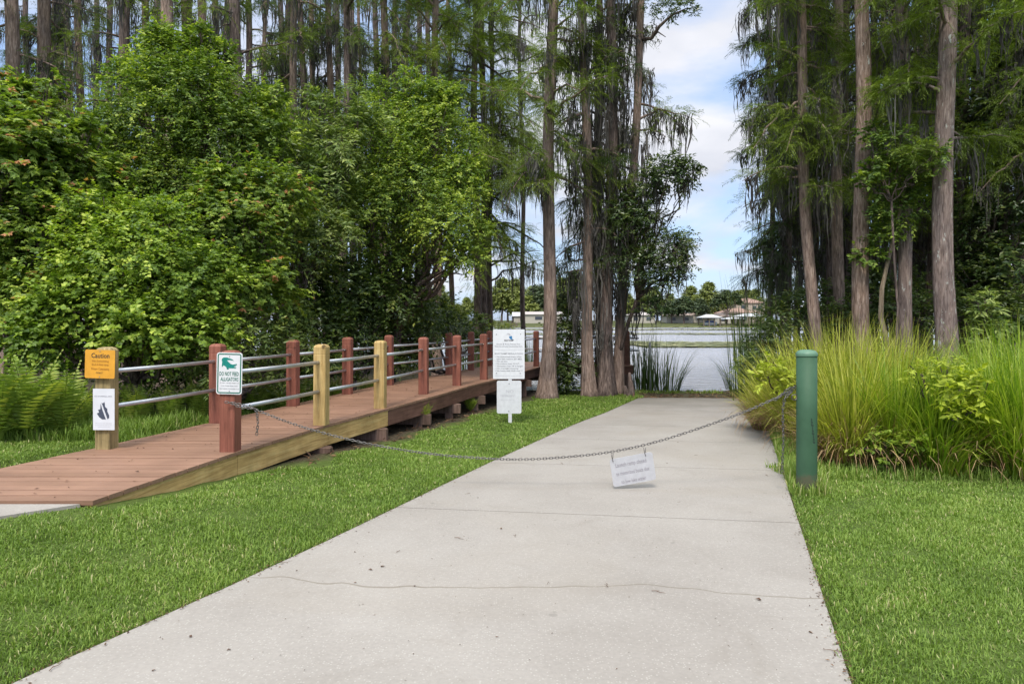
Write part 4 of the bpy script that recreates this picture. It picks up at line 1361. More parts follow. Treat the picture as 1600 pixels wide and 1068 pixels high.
bush('dark_shrub', 'low narrow-leaved shrub behind the front red post with the alligator sign', 'shrub', (-3.9, 9.0),
     B([(385, 530, 55, 9.4), (445, 545, 50, 10.2), (340, 575, 40, 8.8), (500, 565, 38, 11.2), (430, 590, 34, 9.8), (330, 610, 26, 8.6), (290, 560, 40, 8.9)]), 'leaf_bay', .09, .028, 1.4, group=G_T)
bush('dark_shrub', 'deep green backdrop tree filling the gaps between the vine mound and the tallest tree', 'tree', (-5.6, 13.4),
     B([(120, 420, 150, 12.6), (260, 420, 150, 12.8), (400, 420, 130, 13.2), (180, 560, 120, 12), (330, 560, 110, 12.4), (0, 460, 150, 12), (60, 300, 90, 12.6)]), 'leaf_mid', .11, .06, .8, group=G_T, tint0=.38)
bush('dark_shrub', 'low dark shrub where the railing passes behind the rules sign', 'shrub', (-1.5, 16.6),
     B([(665, 495, 45, 16), (705, 510, 34, 17), (640, 550, 38, 14.6), (730, 530, 24, 18), (600, 520, 40, 14.8), (745, 505, 18, 18.5)]), 'leaf_dark', .09, .04, 1.6, group=G_T)
bush('leafy_shrub', 'bright yellow-green shrub on the water side of the far railing', 'shrub', (-1.9, 22),
     B([(700, 500, 32, 22), (672, 480, 30, 23), (720, 525, 22, 22), (770, 515, 22, 24), (790, 520, 18, 25)]), 'leaf_bright', .11, .04, 1.0, group=G_T)
# between lone trunk and clump
bush('dark_shrub', 'dark evergreen shrub between the lone brown cypress and the mossy clump', 'shrub', (1.35, 16.9),
     B([(890, 470, 26, 17), (885, 520, 32, 16.8), (895, 575, 34, 16.5), (870, 560, 20, 17), (905, 440, 20, 17.2), (880, 600, 22, 16.4)]), 'leaf_dark', .085, .045, 1.5)
bush('oak_tree', 'glossy dark-leaved oak with drooping limbs between the mossy clump and the open water', 'tree', (2.3, 17.0),
     B([(1045, 275, 42, 15.2), (1015, 290, 34, 15.4), (1075, 262, 22, 15.2), (1005, 350, 44, 15.4), (1040, 390, 46, 15.2), (1065, 375, 24, 15.2), (1000, 420, 42, 15.3), (1035, 440, 34, 15.2), (985, 330, 36, 15.6), (1020, 475, 20, 15.2), (1060, 420, 24, 15.1)]),
     'leaf_oak', .095, .042, 1.25, trunk_r=.045, fk=.62, moss=True, twigk=9, hang=.5)
# broad-leaved limb high on the leaning trunk
lt = LEAN
og = np.array(lt.location)
m = MB(); m.tube(np.array([P(1003, 62, 16.5), P(1018, 60, 16.3), P(1030, 42, 16.1), P(1048, 25, 15.9), P(1075, 12, 15.8)]) - og, [.05, .045, .04, .028, .01], 7)
m.tube(np.array([P(1018, 60, 16.3), P(1028, 50, 16.2), P(1040, 58, 16.0)]) - og, [.025, .02, .008], 6)
m.obj('side_limb', 'bark_dark', lt, smooth=True)
m = MB(); cloud_leaves(m, B([(1040, 20, 24, 16), (1066, 12, 20, 15.9), (1022, 5, 22, 16.1), (1085, 18, 12, 15.8)]), .11, .03, 1.0, org=og); m.obj('side_limb_leaves', 'leaf_oak', lt)


# right bank growth
G_RB = 'broadleaf growth under the right bank grove'
bush('dark_tree', 'large glossy dark tree filling the right edge behind the sapling', 'tree', (10.6, 15.2),
     B([(1570, 180, 80, 15.5), (1600, 300, 90, 15), (1540, 350, 60, 15.2), (1545, 120, 60, 16), (1610, 60, 90, 15.5), (1590, 420, 70, 14.8), (1530, 430, 50, 15.4), (1540, 250, 40, 15.6), (1500, 400, 36, 15.6)]),
     'leaf_oak', .11, .06, .9, trunk_r=.12, group=G_RB)
bush('leafy_sapling', 'small thin-stemmed tree with fresh green leaves in front of the upper rust-streaked trunk', 'tree', (7.0, 12.4),
     B([(1390, 225, 38, 12.2), (1368, 265, 28, 12.2), (1405, 255, 30, 12.2), (1360, 205, 18, 12.2), (1455, 245, 28, 11.8), (1435, 260, 22, 11.8), (1345, 285, 16, 12.2), (1375, 295, 20, 12.3)]),
     'leaf_mid', .075, .045, .75, trunk_r=.018, group=G_RB, tint0=.42, fk=.85, stems=3)
bush('dark_shrub', 'dark palmetto-like shrub at the water edge left of the right grove', 'shrub', (6.4, 15.6),
     B([(1215, 495, 36, 15.8), (1250, 480, 36, 15.6), (1190, 530, 34, 14.6), (1235, 530, 42, 14.6), (1180, 570, 30, 13.2), (1280, 505, 36, 15)]), 'leaf_dark', .13, .03, 1.5, group=G_RB)
bush('dark_shrub', 'dark undergrowth between the rust-streaked and the lichen-speckled trunks', 'shrub', (8.2, 14.6),
     B([(1330, 500, 40, 15), (1380, 490, 45, 14.8), (1440, 500, 45, 14.8), (1410, 450, 36, 15.6), (1300, 470, 34, 15.8), (1350, 440, 30, 16)]), 'leaf_dark', .10, .05, 1.0, group=G_RB)
bush('dark_shrub', 'dark undergrowth behind the sapling at the right edge', 'shrub', (10.8, 14.0),
     B([(1510, 490, 45, 14.4), (1560, 500, 55, 14.0), (1610, 490, 60, 13.6), (1530, 440, 40, 15)]), 'leaf_dark', .10, .05, 1.0, group=G_RB)
bush('dark_shrub', 'far dark thicket closing the view deep behind the right grove', 'shrub', (9.5, 24),
     B([(1290, 440, 60, 24), (1370, 450, 70, 24), (1450, 440, 75, 24), (1530, 430, 80, 23), (1610, 430, 90, 22), (1240, 470, 40, 24), (1400, 330, 50, 25), (1500, 300, 60, 25)]), 'leaf_dark', .16, .09, .55, group=G_RB)
bush('sapling', 'compact bright green whorled sapling behind the tall grass near the right edge', 'sapling', ((1541 - 800) / F * 11.0, 11.0),
     B([(1538, 465, 18, 11), (1540, 490, 22, 11), (1545, 515, 26, 11), (1542, 540, 26, 11), (1548, 560, 26, 11), (1534, 505, 16, 11)]), 'leaf_bay', .12, .035, 1.6, trunk_r=.02, lo=-.2, tint0=.65)
bush('broadleaf_shrub', 'yellow-green broadleaf shrub growing out of the tall grass right of the bollard', 'shrub', (4.35, 6.9),
     B([(1440, 585, 26, 6.5), (1480, 578, 28, 6.4), (1500, 610, 30, 6.3), (1525, 600, 20, 6.3), (1495, 650, 24, 6.2), (1525, 640, 16, 6.2)]), 'leaf_bright', .085, .034, 1.5, trunk_r=.012, stems=2, tint0=.55, twigk=8)
bush('broadleaf_shrub', 'small yellow-green shrub left of the bollard top', 'shrub', (3.9, 8.9),
     B([(1200, 588, 22, 8.3), (1225, 580, 20, 8.2), (1232, 600, 18, 8.2), (1210, 572, 14, 8.4)]), 'leaf_bright', .08, .036, 1.5, trunk_r=.012, stems=2, tint0=.6)
bush('vine_tangle', 'low green vine at the foot of the tall grass right of the bollard', 'vine', (3.6, 6.55),
     B([(1380, 690, 20, 6.5), (1350, 700, 12, 6.5), (1425, 695, 16, 6.45), (1385, 720, 10, 6.45)]), 'leaf_vine', .055, .05, 1.3, trunk_r=.008, stems=1)


# ------------------------------------------------------------ tall grass clumps
def blades(m, org, n, Lr, Wr, lean, seg=5, tint=(.2, .9), droop=.8, spread=.18, up=1.0, taper_t=True, azc=None, azs=1.0):
    """arching grass blades from a foot; org (3,)"""
    az = rnd(0, 6.28, n) if azc is None else RNG.normal(azc, azs, n)
    rr = np.sqrt(rnd(0, 1, n)) * spread
    base = np.stack([org[0] + rr * np.cos(az), org[1] + rr * np.sin(az), np.full(n, org[2])], -1)
    Ls = rnd(Lr[0], Lr[1], n); le = rnd(lean[0], lean[1], n)
    az2 = az + RNG.normal(0, .5, n)
    hd = np.stack([np.cos(az2), np.sin(az2), 0 * az2], -1)
    t = np.linspace(0, 1, seg + 1)
    ang = le[:, None] * (.35 + droop * t[None, :] ** 1.6 * rnd(.5, 1.5, n)[:, None])
    ds = Ls[:, None] / seg
    st = np.stack([np.cumsum(np.sin(ang) * ds, 1), np.cumsum(np.cos(ang) * ds, 1)], -1)
    st = np.concatenate([np.zeros((n, 1, 2)), st[:, :-1]], 1)
    p = base[:, None, :] + hd[:, None, :] * st[:, :, :1] + np.array([0, 0, 1]) * st[:, :, 1:] * up
    side = np.stack([-np.sin(az2), np.cos(az2), 0 * az2], -1)
    tw = rnd(-.8, .8, n); side = side * np.cos(tw)[:, None] + hd * np.sin(tw)[:, None]
    w = rnd(Wr[0], Wr[1], n)[:, None] * (1 - t[None, :] ** 1.7 * .93) * .5
    Lp = p - side[:, None, :] * w[:, :, None]; Rp = p + side[:, None, :] * w[:, :, None]
    V = np.stack([Lp, Rp], 2).reshape(-1, 3)
    per = (seg + 1) * 2
    q = np.array([[2 * i_, 2 * i_ + 1, 2 * i_ + 3, 2 * i_ + 2] for i_ in range(seg)])
    fc = (np.arange(n)[:, None, None] * per + q[None]).reshape(-1, 4)
    tn = rnd(tint[0], tint[1], n)[:, None] + (t[None, :] * .25 - .12)
    m.add(V, fc, np.repeat(np.clip(tn, 0, 1), 2, axis=1).ravel())


G_G = 'tall ornamental grass clumps along the right side of the ramp'
clumps = [(1208, 9.9, .85, 'y', 'tall grass clump at the far left of the row, brown skirt spilling on the ramp'),
          (1240, 9.2, 1.1, 'y', 'tall grass clump directly left of the bollard top'),
          (1268, 8.4, 1.15, 'y', 'tall yellow-green grass clump directly behind the bollard'),
          (1310, 8.6, 1.3, 'y', 'tall yellow-green grass clump left of the rust-streaked trunk'),
          (1345, 7.7, 1.25, 'y', 'tall yellow-green grass clump below the rust-streaked trunk'),
          (1390, 8.4, 1.25, 'y', 'tall yellow-green grass clump below the crooked pale stem'),
          (1330, 7.0, 1.0, 'y', 'front yellow-green clump over dry brown leaves right of the bollard'),
          (1425, 7.9, 1.15, 'y', 'tall yellow-green grass clump below the slimmer lichen trunk'),
          (1395, 6.9, 1.0, 'g', 'front green clump behind the low vine'),
          (1475, 7.6, 1.0, 'g', 'green grass clump below the thickest lichen trunk'),
          (1465, 6.6, .9, 'g', 'front green clump left of the broadleaf shrub'),
          (1540, 8.0, 1.3, 'g', 'tall green grass clump in front of the sapling'),
          (1540, 6.7, 1.15, 'g', 'front green grass clump right of the broadleaf shrub'),
          (1600, 7.4, 1.4, 'g', 'tall green grass clump cut by the right edge, rear one'),
          (1600, 6.4, 1.2, 'g', 'tall green grass clump cut by the right edge, front one'),
          (1680, 6.6, 1.3, 'g', 'green grass clump beyond the right edge, its tips showing'),
          (1680, 8.0, 1.4, 'g', 'rear green grass clump beyond the right edge, its tips showing')]
for k, (px, d, h, c, lb) in enumerate(clumps):
    x = (px - 800) / F * d; gz = float(ground(x, d))
    o = thing('grass_clump', lb, 'ornamental grass', (x, d, gz), group=G_G)
    m = MB(); h *= .93 if px < 1500 else .84
    blades(m, (0, 0, 0), 620, (.6 * h, 1.42 * h), (.010, .021), (.10, 1.15), spread=.17, tint=(.0, 1.0), droop=.95)
    blades(m, (0, 0, 0), 520, (.45 * h, 1.05 * h), (.009, .018), (.6, 1.65), spread=.27, tint=(.1, .95), droop=1.1)
    m.obj('leaves', 'cordgrass' if c == 'y' else 'cordgrass_green', o)
    m = MB(); blades(m, (0, 0, 0), (700 if k in (0, 1, 6) else 220) if c == 'y' else 120, (.4 * h, 1.0 * h), (.007, .013), (.9, 2.1), spread=.28, tint=(.0, .95), droop=1.3)
    m.obj('dead_leaves', 'dead_blade', o)

# reeds by the water
G_W = 'dark reeds at the water edge'
reeds = [(1012, 17.6, 1.5, 'reed clump left of the ramp end, nearest the oak'), (1030, 17.8, 1.3, 'leaning reed clump just left of the ramp end'), (1046, 17.9, 1.0, 'short reed clump arching right over open water'),
         (1168, 15.8, 2.6, 'tall upright reeds at the left edge of the right bank'), (1184, 15.6, 2.5, 'tall upright reeds right behind the leftmost ones on the right bank'), (1176, 14.8, 1.6, 'shorter reeds in front of the tall ones on the right bank'),
         (1200, 16.6, 2.6, 'rear reeds in front of the white boathouse roof on the right bank'), (1150, 17.6, .8, 'low reeds arching left over the water at the right bank'),
         (792, 23.5, 2.3, 'reeds beyond the railing behind the rules sign'), (735, 21, 2.2, 'reeds beyond the railing below the twin dark trunks'), (826, 21.5, 1.5, 'thin reeds beyond the railing left of the lone brown cypress'),
         (995, 18.2, 1.7, 'reeds at the foot of the oak')]
for k, (px, d, h, lb) in enumerate(reeds):
    x = (px - 800) / F * d; gz = max(float(ground(x, d)), WATER_Z - .2)
    o = thing('reed_clump', lb, 'reeds', (x, d, gz), group=G_W)
    low = h < 1.1
    m = MB()
    if k == 2: blades(m, (0, 0, 0), 34, (.7, 1.5), (.012, .022), (.7, 1.15), spread=.25, tint=(0, .8), droop=.9, azc=0, azs=.35)
    elif k == 7: blades(m, (0, 0, 0), 26, (.6, 1.3), (.012, .022), (.8, 1.25), spread=.25, tint=(0, .8), droop=.9, azc=3.14, azs=.35)
    else: blades(m, (0, 0, 0), 75, (.6 * h, 1.15 * h), (.012, .026), (.02, .35 if k > 2 else .55), spread=.42, tint=(0, .9), droop=.9)
    m.obj('leaves', 'reed', o)

# white marker pipe among reeds
x, y = (1016 - 800) / F * 17.3, 17.3
o = thing('marker_pipe', 'thin grey plastic pipe standing among the reeds left of the ramp end', 'pipe', (x, y, -1.9))
m = MB(); m.tube([(0, 0, 0), (0, 0, .9), (-.01, 0, 1.35)], .028, 10); m.obj('pipe', 'pvc_grey', o, smooth=True)
# cypress knees
for k, (px, d, h, lb) in enumerate([(985, 15.9, .62, 'tallest dark cypress knee right of the mossy clump'), (978, 16.1, .3, 'short dark cypress knee against the mossy clump')]):
    x = (px - 800) / F * d; gz = float(ground(x, d)) - .05
    m = MB(); zs_ = np.linspace(0, 1, 9)
    m.tube(np.stack([.02 * np.sin(zs_ * 5), 0 * zs_, zs_ * h], -1), .09 * (1 - zs_ ** 1.2 * .75), 10, radfn=lambda rr, th, p: rr * (1 + .18 * np.cos(3 * th)[None, :]))
    tag(m.obj('cypress_knee', 'bark_dark', smooth=True, loc=(x, d, gz)), lb, 'cypress knee', 'cypress knees beside the mossy clump')


# ------------------------------------------------------------ ferns
def fern_mesh(parent, n=11, Lf=.62):
    m = MB()
    for q in range(n):
        az = q * 2.4 + rnd(-.3, .3); le = rnd(.35, 1.0); Ls = Lf * rnd(.7, 1.15)
        t = np.linspace(0, 1, 22); ang = le * (.4 + .95 * t ** 1.5)
        ds = Ls / 22
        r_ = np.cumsum(np.sin(ang) * ds); z_ = np.cumsum(np.cos(ang) * ds)
        hd = np.array([math.cos(az), math.sin(az), 0]); sd = np.array([-math.sin(az), math.cos(az), 0])
        p = hd * r_[:, None] + np.array([0, 0, 1]) * z_[:, None]
        T = np.gradient(p, axis=0); T /= np.linalg.norm(T, axis=1)[:, None]
        m.tube(p[::3], np.linspace(.004, .0015, len(p[::3])), 4, cap=False, tint=.3)
        wl = Ls * .22 * np.sin(np.clip(t * 1.05 + .1, 0, 1) * np.pi) ** .7 + .01
        tn = rnd(.2, .95)
        for s_ in (-1, 1):
            D = sd * s_ + T * .35 + RNG.normal(0, .06, (22, 3)) - np.array([0, 0, .15])
            m.leaves(p[3:], D[3:], np.cross(T, sd)[3:] * 1.0, wl[3:], .022, np.clip(tn + rnd(-.1, .1, 19), 0, 1), fold=.05, mid=.3)
    return m.obj('fronds', 'fern', parent)


G_F = 'ferns at the foot of the left thicket'
ferns = [(45, 7.0, 1.55, 'tallest yellow-green fern at the left edge of the thicket foot'), (0, 6.9, 1.5, 'fern cut by the left edge of the view'), (100, 7.2, 1.35, 'arching fern left of the yellow caution sign'), (120, 8.0, 1.0, 'small fern just left of the white notice'),
         (215, 8.3, 1.0, 'fern right of the weathered end post'), (265, 8.4, .9, 'fern midway between the end post and the red posts'), (310, 8.6, 1.0, 'fern just left of the rear red post by the alligator sign'),
         (400, 9.6, 1.0, 'fern behind the railing right of the alligator sign'), (425, 10.2, 1.05, 'fern behind the railing left of the second rear red post'), (480, 10.9, 1.0, 'fern behind the railing right of the second rear red post'),
         (520, 11.6, 1.0, 'fern behind the first yellow post'), (575, 12.6, 1.0, 'fern behind the second yellow post'), (660, 10.3, .65, 'small bright fern under the boardwalk edge left of the sign pole'), (735, 12.4, .6, 'small fern in the shade under the far boardwalk'), (450, 9.9, .8, 'low fern close to the rear deck edge by the second rear red post')]
fsrc = None
for k, (px, d, s_, lb) in enumerate(ferns):
    x = (px - 800) / F * d; gz = float(ground(x, d))
    if k % 5 == 0:
        fsrc = thing('fern', lb, 'fern', (x, d, gz), group=G_F); fern_mesh(fsrc, 13); fsrc.scale = (s_,) * 3
    else:
        copy_tree(fsrc, (x, d, gz), rnd(0, 6.28), s_, lb, G_F)

# ------------------------------------------------------------ lawn
def lawn(m, x0, x1, y0, y1, dens, Lr, Wr, keep, tall=1.0, tint=(.1, .95), lean=(.2, 1.35)):
    n = int((x1 - x0) * (y1 - y0) * dens)
    x = rnd(x0, x1, n); y = rnd(y0, y1, n)
    k = keep(x, y); x = x[k]; y = y[k]; n = len(x)
    z = ground(x, y)
    az = rnd(0, 6.28, n); le = rnd(lean[0], lean[1], n)
    patch = .5 + .5 * np.sin(x * 2.1 + np.sin(y * 1.7) * 1.5) * np.cos(y * 1.3 + np.sin(x * 2.9))
    patch2 = .5 + .5 * np.sin(x * 7.1 + 3 * np.sin(y * 3.1)) * np.cos(y * 6.3 + 2 * np.sin(x * 4.1))
    patch3 = .5 + .5 * np.sin(x * 3.7 + 2.2 * np.sin(y * 2.3 + 1)) * np.cos(y * 4.1 + 1.8 * np.sin(x * 1.9))
    Ls = rnd(Lr[0], Lr[1], n) * tall * (.62 + .6 * patch2); w = rnd(Wr[0], Wr[1], n)
    hd = np.stack([np.cos(az), np.sin(az), 0 * az], -1); sd = np.stack([-np.sin(az), np.cos(az), 0 * az], -1)
    b = np.stack([x, y, z - .005], -1)
    a1 = le * .55; a2 = le * 1.25
    p1 = b + hd * (Ls * .55 * np.sin(a1))[:, None] + np.array([0, 0, 1]) * (Ls * .55 * np.cos(a1))[:, None]
    p2 = p1 + hd * (Ls * .45 * np.sin(a2))[:, None] + np.array([0, 0, 1]) * (Ls * .45 * np.cos(a2))[:, None]
    W_ = (sd * w[:, None] / 2)
    V = np.stack([b - W_ * .7, b + W_ * .7, p1 + W_, p1 - W_, p2], 1).reshape(-1, 3)
    i0 = np.arange(n)[:, None] * 5
    tn = np.clip(rnd(tint[0], tint[1], n) * .62 + patch * .24 + patch2 * .16 + np.where(rnd(0, 1, n) < .06 + .10 * (patch3 > .78), .45, 0) - .05, 0, 1)
    m.add(V, [i0 + np.array([[0, 1, 2, 3]]), i0 + np.array([[3, 2, 4]])], np.repeat(tn, 5))


def bare_soil(x, y):
    dr = np.interp(y, DR[:, 1], DR[:, 0]); dl = np.interp(y, DL[:, 1], DL[:, 0])
    return (y > 4.43) & (x > dl - .02) & (x < dr + .12 + np.where(y > 6.6, .22 + .15 * np.sin(y * 3.1), 0))


def pad_zone(x, y):
    return (y < 4.43) & (y > np.interp(x, [-8.5, -4.6, -3.14, -2.8], [2.9, 3.3, 4.12, 4.43])) & (x < -2.82)


lawn_left = lambda x, y: (x < path_l(y) - .012 + RNG.normal(0, .006, len(x))) & ~bare_soil(x, y) & ~pad_zone(x, y)
lawn_right = lambda x, y: (x > path_r(y) + .012 + RNG.normal(0, .012, len(x)))
infrustum = lambda x, y, mg=.35: (np.abs(x) < y * .76 + mg)
m = MB()
for (ya, yb, den, wr) in ((2.0, 3.6, 15000, (.003, .006)), (3.6, 5.2, 10500, (.0035, .007)), (5.2, 8, 6500, (.0045, .009)), (8, 11.5, 3300, (.007, .013))):
    xa = -yb * .8 - .3
    lawn(m, max(xa, -6.5), 3.0, ya, yb, den, (.014, .050), wr, lambda x, y: lawn_left(x, y) & infrustum(x, y) & (x > np.where(y > 7.0, -5.0, -99)))
lawn(m, -1.2, 3.4, 11.5, 17.0, 2300, (.025, .06), (.009, .016), lawn_left)
for (ya, yb, den, wr) in ((2.0, 3.6, 15000, (.003, .006)), (3.6, 5.2, 10500, (.0035, .007)), (5.2, 7.4, 6500, (.0045, .009))):
    lawn(m, 1.0, 6.3, ya, yb, den, (.014, .050), wr, lambda x, y: lawn_right(x, y) & infrustum(x, y) & ~((y > 6.6) & (x > 3.1)))
tag(m.obj('lawn_grass', 'grass_blade'), kind='stuff')
# longer grass: lawn rims, feet of posts, foot of the thicket, ramp's right rim
m = MB()
lawn(m, -6.6, -3.3, 6.6, 9.0, 3800, (.10, .26), (.006, .012), lambda x, y: (x < np.interp(y, DL[:, 1], DL[:, 0]) - .12 - .0 * y) & ~((y < 6.95) & (x < -3.9)), lean=(.1, .9), tint=(.1, .8))
lawn(m, -4.0, -1.5, 9.0, 13.0, 1500, (.08, .2), (.007, .013), lambda x, y: (x < np.interp(y, DL[:, 1], DL[:, 0]) - .1), lean=(.1, .9))
lawn(m, 1.9, 3.9, 5.6, 10.0, 4200, (.07, .20), (.005, .010), lambda x, y: lawn_right(x, y) & (x < path_r(y) + .32), lean=(.1, .8), tint=(.2, 1))
lawn(m, 2.3, 5.5, 6.2, 6.9, 2600, (.05, .16), (.005, .010), lambda x, y: (x > 2.55), lean=(.2, 1.0), tint=(.2, 1))
lawn(m, 2.2, 5.2, 15.4, 17.3, 900, (.02, .09), (.009, .017), lambda x, y: (x < path_l(y) + .1) | (y > 16.6), lean=(.1, .9))
lawn(m, 4.9, 6.5, 12.0, 17.8, 1200, (.1, .35), (.009, .017), lawn_right, lean=(.1, .9), tint=(0, .6))
tag(m.obj('tall_weedy_grass', 'grass_blade'), kind='stuff')

# ------------------------------------------------------------ litter
m = MB()
ye = 2.3 + rnd(0, 1, 1500) ** 1.4 * 12; sd_ = rnd(0, 1, 1500) < .5
xe = np.where(sd_, path_l(ye) + np.abs(RNG.normal(0, .035, 1500)) - .02, path_r(ye) - np.abs(RNG.normal(0, .035, 1500)) + .02)
De = unit(1500); De[:, 2] *= .2
m.leaves(np.stack([xe, ye, -1.2475 - .033 * ye], -1), De, np.array([0, 0, 1.0]) + unit(1500) * .3, rnd(.006, .026, 1500), rnd(.002, .009, 1500), rnd(0, .8, 1500))
yd = rnd(4.5, 17, 260); ud = rnd(0.02, .98, 260)
xd = np.interp(yd, DL[:, 1], DL[:, 0]) * (1 - ud) + np.interp(yd, DR[:, 1], DR[:, 0]) * ud
m.leaves(np.stack([xd, yd, np.full(260, DECK_Z + .006)], -1), unit(260) * [1, 1, .2], np.array([0, 0, 1.0]) + unit(260) * .3, rnd(.012, .045, 260), rnd(.004, .02, 260), rnd(0, .8, 260))
n = 2600
x = np.concatenate([rnd(2.5, 5.3, 900), rnd(-2.2, 1.0, 1700)]); y = np.concatenate([rnd(15.45, 17.3, 900), rnd(5.9, 13, 1700)])
k = (np.arange(n) < 900) | ((x < np.interp(y, DR[:, 1], DR[:, 0]) + .45) & (x > np.interp(y, DR[:, 1], DR[:, 0]) - .5))
x, y = x[k], y[k]
z = np.where(on_path(x, y), -1.25 - .033 * y, ground(x, y)) + .006
D = unit(len(x)); D[:, 2] *= .25
m.leaves(np.stack([x, y, z], -1), D, np.array([0, 0, 1.0]) + unit(len(x)) * .4, rnd(.04, .16, len(x)), rnd(.008, .035, len(x)), rnd(0, 1, len(x)))
tag(m.obj('leaf_litter', 'dead_leaf'), kind='stuff')
# bits of bark and fines on the slabs
m = MB(); nf = 700; yf = 2.3 + rnd(0, 1, nf) * 12; uf = rnd(.02, .98, nf)
xf = path_l(yf) * (1 - uf) + path_r(yf) * uf
m.leaves(np.stack([xf, yf, -1.2485 - .033 * yf], -1), unit(nf) * [1, 1, .15], np.array([0, 0, 1.0]) + unit(nf) * .2, rnd(.005, .018, nf), rnd(.002, .006, nf), rnd(0, .6, nf))
tag(m.obj('path_grit', 'dead_leaf'), kind='stuff')
lit = [(463, 893), (420, 885), (430, 880), (735, 772), (748, 779), (553, 864), (620, 866), (805, 841), (582, 892), (595, 888), (710, 842), (857, 911), (648, 917), (557, 912), (950, 920), (1090, 712), (1060, 692), (1041, 725), (1144, 692),
       (1063, 785), (1190, 940), (1263, 990), (1018, 926), (1280, 937), (1285, 943), (1308, 1010), (1322, 1035), (1315, 1022), (360, 1017), (238, 1052), (77, 1052), (114, 1023), (300, 998), (785, 828), (880, 726), (1200, 745)]
lm = []
for k in range(4):
    m = MB()
    if k < 2:
        m.leaves(np.array([[0, 0, .004]]), np.array([[1.0, .1, .06]]), np.array([[0, .2, 1.0]]), np.array([.05]), np.array([.024]), np.array([.3 + .3 * k]), fold=.3)
        m.leaves(np.array([[0, 0, .004]]), np.array([[.5, .6, .1]]), np.array([[0, .1, 1.0]]), np.array([.032]), np.array([.016]), np.array([.2]), fold=.3)
    else:
        m.tube([(0, 0, .004), (.03, .008, .008), (.06, .0, .005), (.095, .012, .004)], [.002, .0022, .0018, .001], 5)
        m.tube([(.03, .008, .008), (.05, .026, .006)], [.0014, .0008], 4)
    lm.append(m.mesh('debris', 'dead_leaf'))
for k, (px, py) in enumerate(lit):
    d = 1344 / (py - 535.0); x = (px - 800) / F * d
    v = k % 4
    o = bpy.data.objects.new('dead_leaf' if v < 2 else 'twig', lm[v]); COL.objects.link(o)
    o.location = (x, d, -1.250 - .033 * d); o.rotation_euler = (-.033, 0, rnd(0, 6.28)); s_ = rnd(.35, .75); o.scale = (s_,) * 3
    if v < 2: o.scale = (s_ * .8,) * 3
    if v < 2: tag(o, 'small dry brown leaf lying on the pale concrete ramp', 'leaf', 'dry leaves scattered on the ramp')
    else: tag(o, 'small dark twig lying on the pale concrete ramp', 'twig', 'twigs scattered on the ramp')

# ------------------------------------------------------------ lake plants
m = MB()


def pads(x0, x1, y0, y1, n, rr):
    x = rnd(x0, x1, n); y = rnd(y0, y1, n)
    k = np.sin(x * .35 + y * .2) + np.sin(x * .13 - y * .5 + 1) > -1.0 + rnd(-.5, .5, n)
    x, y = x[k], y[k]; n = len(x)
    th = np.linspace(0, 2 * np.pi, 7)[:-1]
    r = rnd(rr[0], rr[1], n)
    V = np.stack([x[:, None] + r[:, None] * np.cos(th), y[:, None] + r[:, None] * np.sin(th), WATER_Z + .012 + rnd(0, .10, (n, 1)) + rnd(-.02, .05, (n, 6)) * r[:, None]], -1).reshape(-1, 3)
    m.add(V, np.arange(n * 6).reshape(-1, 6), np.repeat(rnd(0, 1, n), 6))


pads(9, 30, 46, 58, 5200, (.12, .34)); pads(4, 12, 50, 52, 250, (.1, .25)); pads(-10, 40, 86, 95, 1800, (.2, .5)); pads(-60, 60, 125, 140, 2400, (.4, 1.0)); pads(-90, 90, 168, 191, 9000, (.5, 1.3))

tag(m.obj('lily_pads', 'lily'), kind='stuff')

# ------------------------------------------------------------ far shore
G_H = 'lakeside houses across the water'


def house(px, d, w, dp, h, rh, wall, roof, label, wins, hip=True, over=.5, rz=0.0, base=-.75):
    x = (px - 800) / F * d
    o = thing('lake_house', label, 'house', (x, d, base), rz, G_H)
    m = MB(); m.box((0, 0, h / 2 - .5), (w, dp, h + 1)); m.obj('wall', wall, o)
    m = MB(); a, b = w / 2 + over, dp / 2 + over; r = max(w / 2 - dp / 2, .1) if hip else a
    m.add([(-a, -b, h), (a, -b, h), (a, b, h), (-a, b, h), (-r, 0, h + rh), (r, 0, h + rh)], [np.array([[0, 1, 5, 4], [2, 3, 4, 5]]), np.array([[1, 2, 5], [3, 0, 4]]), np.array([[3, 2, 1, 0]])])
    m.obj('roof', roof, o)
    for (wx, wz, ww, wh) in wins:
        m = MB(); m.box((wx, -dp / 2 - .02, wz), (ww, .1, wh)); f_ = m.obj('window', 'wall_cream', o)
        m = MB(); m.box((wx, -dp / 2 - .09, wz), (ww - .2, .06, wh - .2)); m.obj('pane', 'window_glass', f_)
    return o


house(1150, 214, 11, 8, 3.0, 1.5, 'wall_tan', 'roof_terracotta', 'lower wing of the tan two-storey house across the lake', [(-3, 1.5, 1.6, 1.6), (1, 1.5, 2.2, 1.6)])
house(1166, 220, 9, 8, 6.2, 1.7, 'wall_tan', 'roof_terracotta', 'tan two-storey house with terracotta roof across the lake', [(-2.4, 4.7, 1.5, 1.6), (1.2, 4.7, 1.3, 1.3), (3, 4.7, 1, 1.3)])
house(1125, 210, 5.5, 6, 1.9, 1.2, 'wall_cream', 'roof_salmon', 'small salmon-roofed house left of the tan two-storey house', [(0, 1.0, 1.2, 1.1)])
house(1058, 214, 8, 7, 2.2, 1.2, 'wall_cream', 'roof_salmon', 'cream bungalow behind the round dark trees across the lake', [(-2, 1.2, 1.6, 1.2), (2, 1.2, 1.6, 1.2)])
house(1088, 216, 5, 7, 2.6, 1.2, 'wall_cream', 'roof_salmon', 'narrow cream house between the two dark shore trees', [(0, 1.4, 1.6, 1.2)])
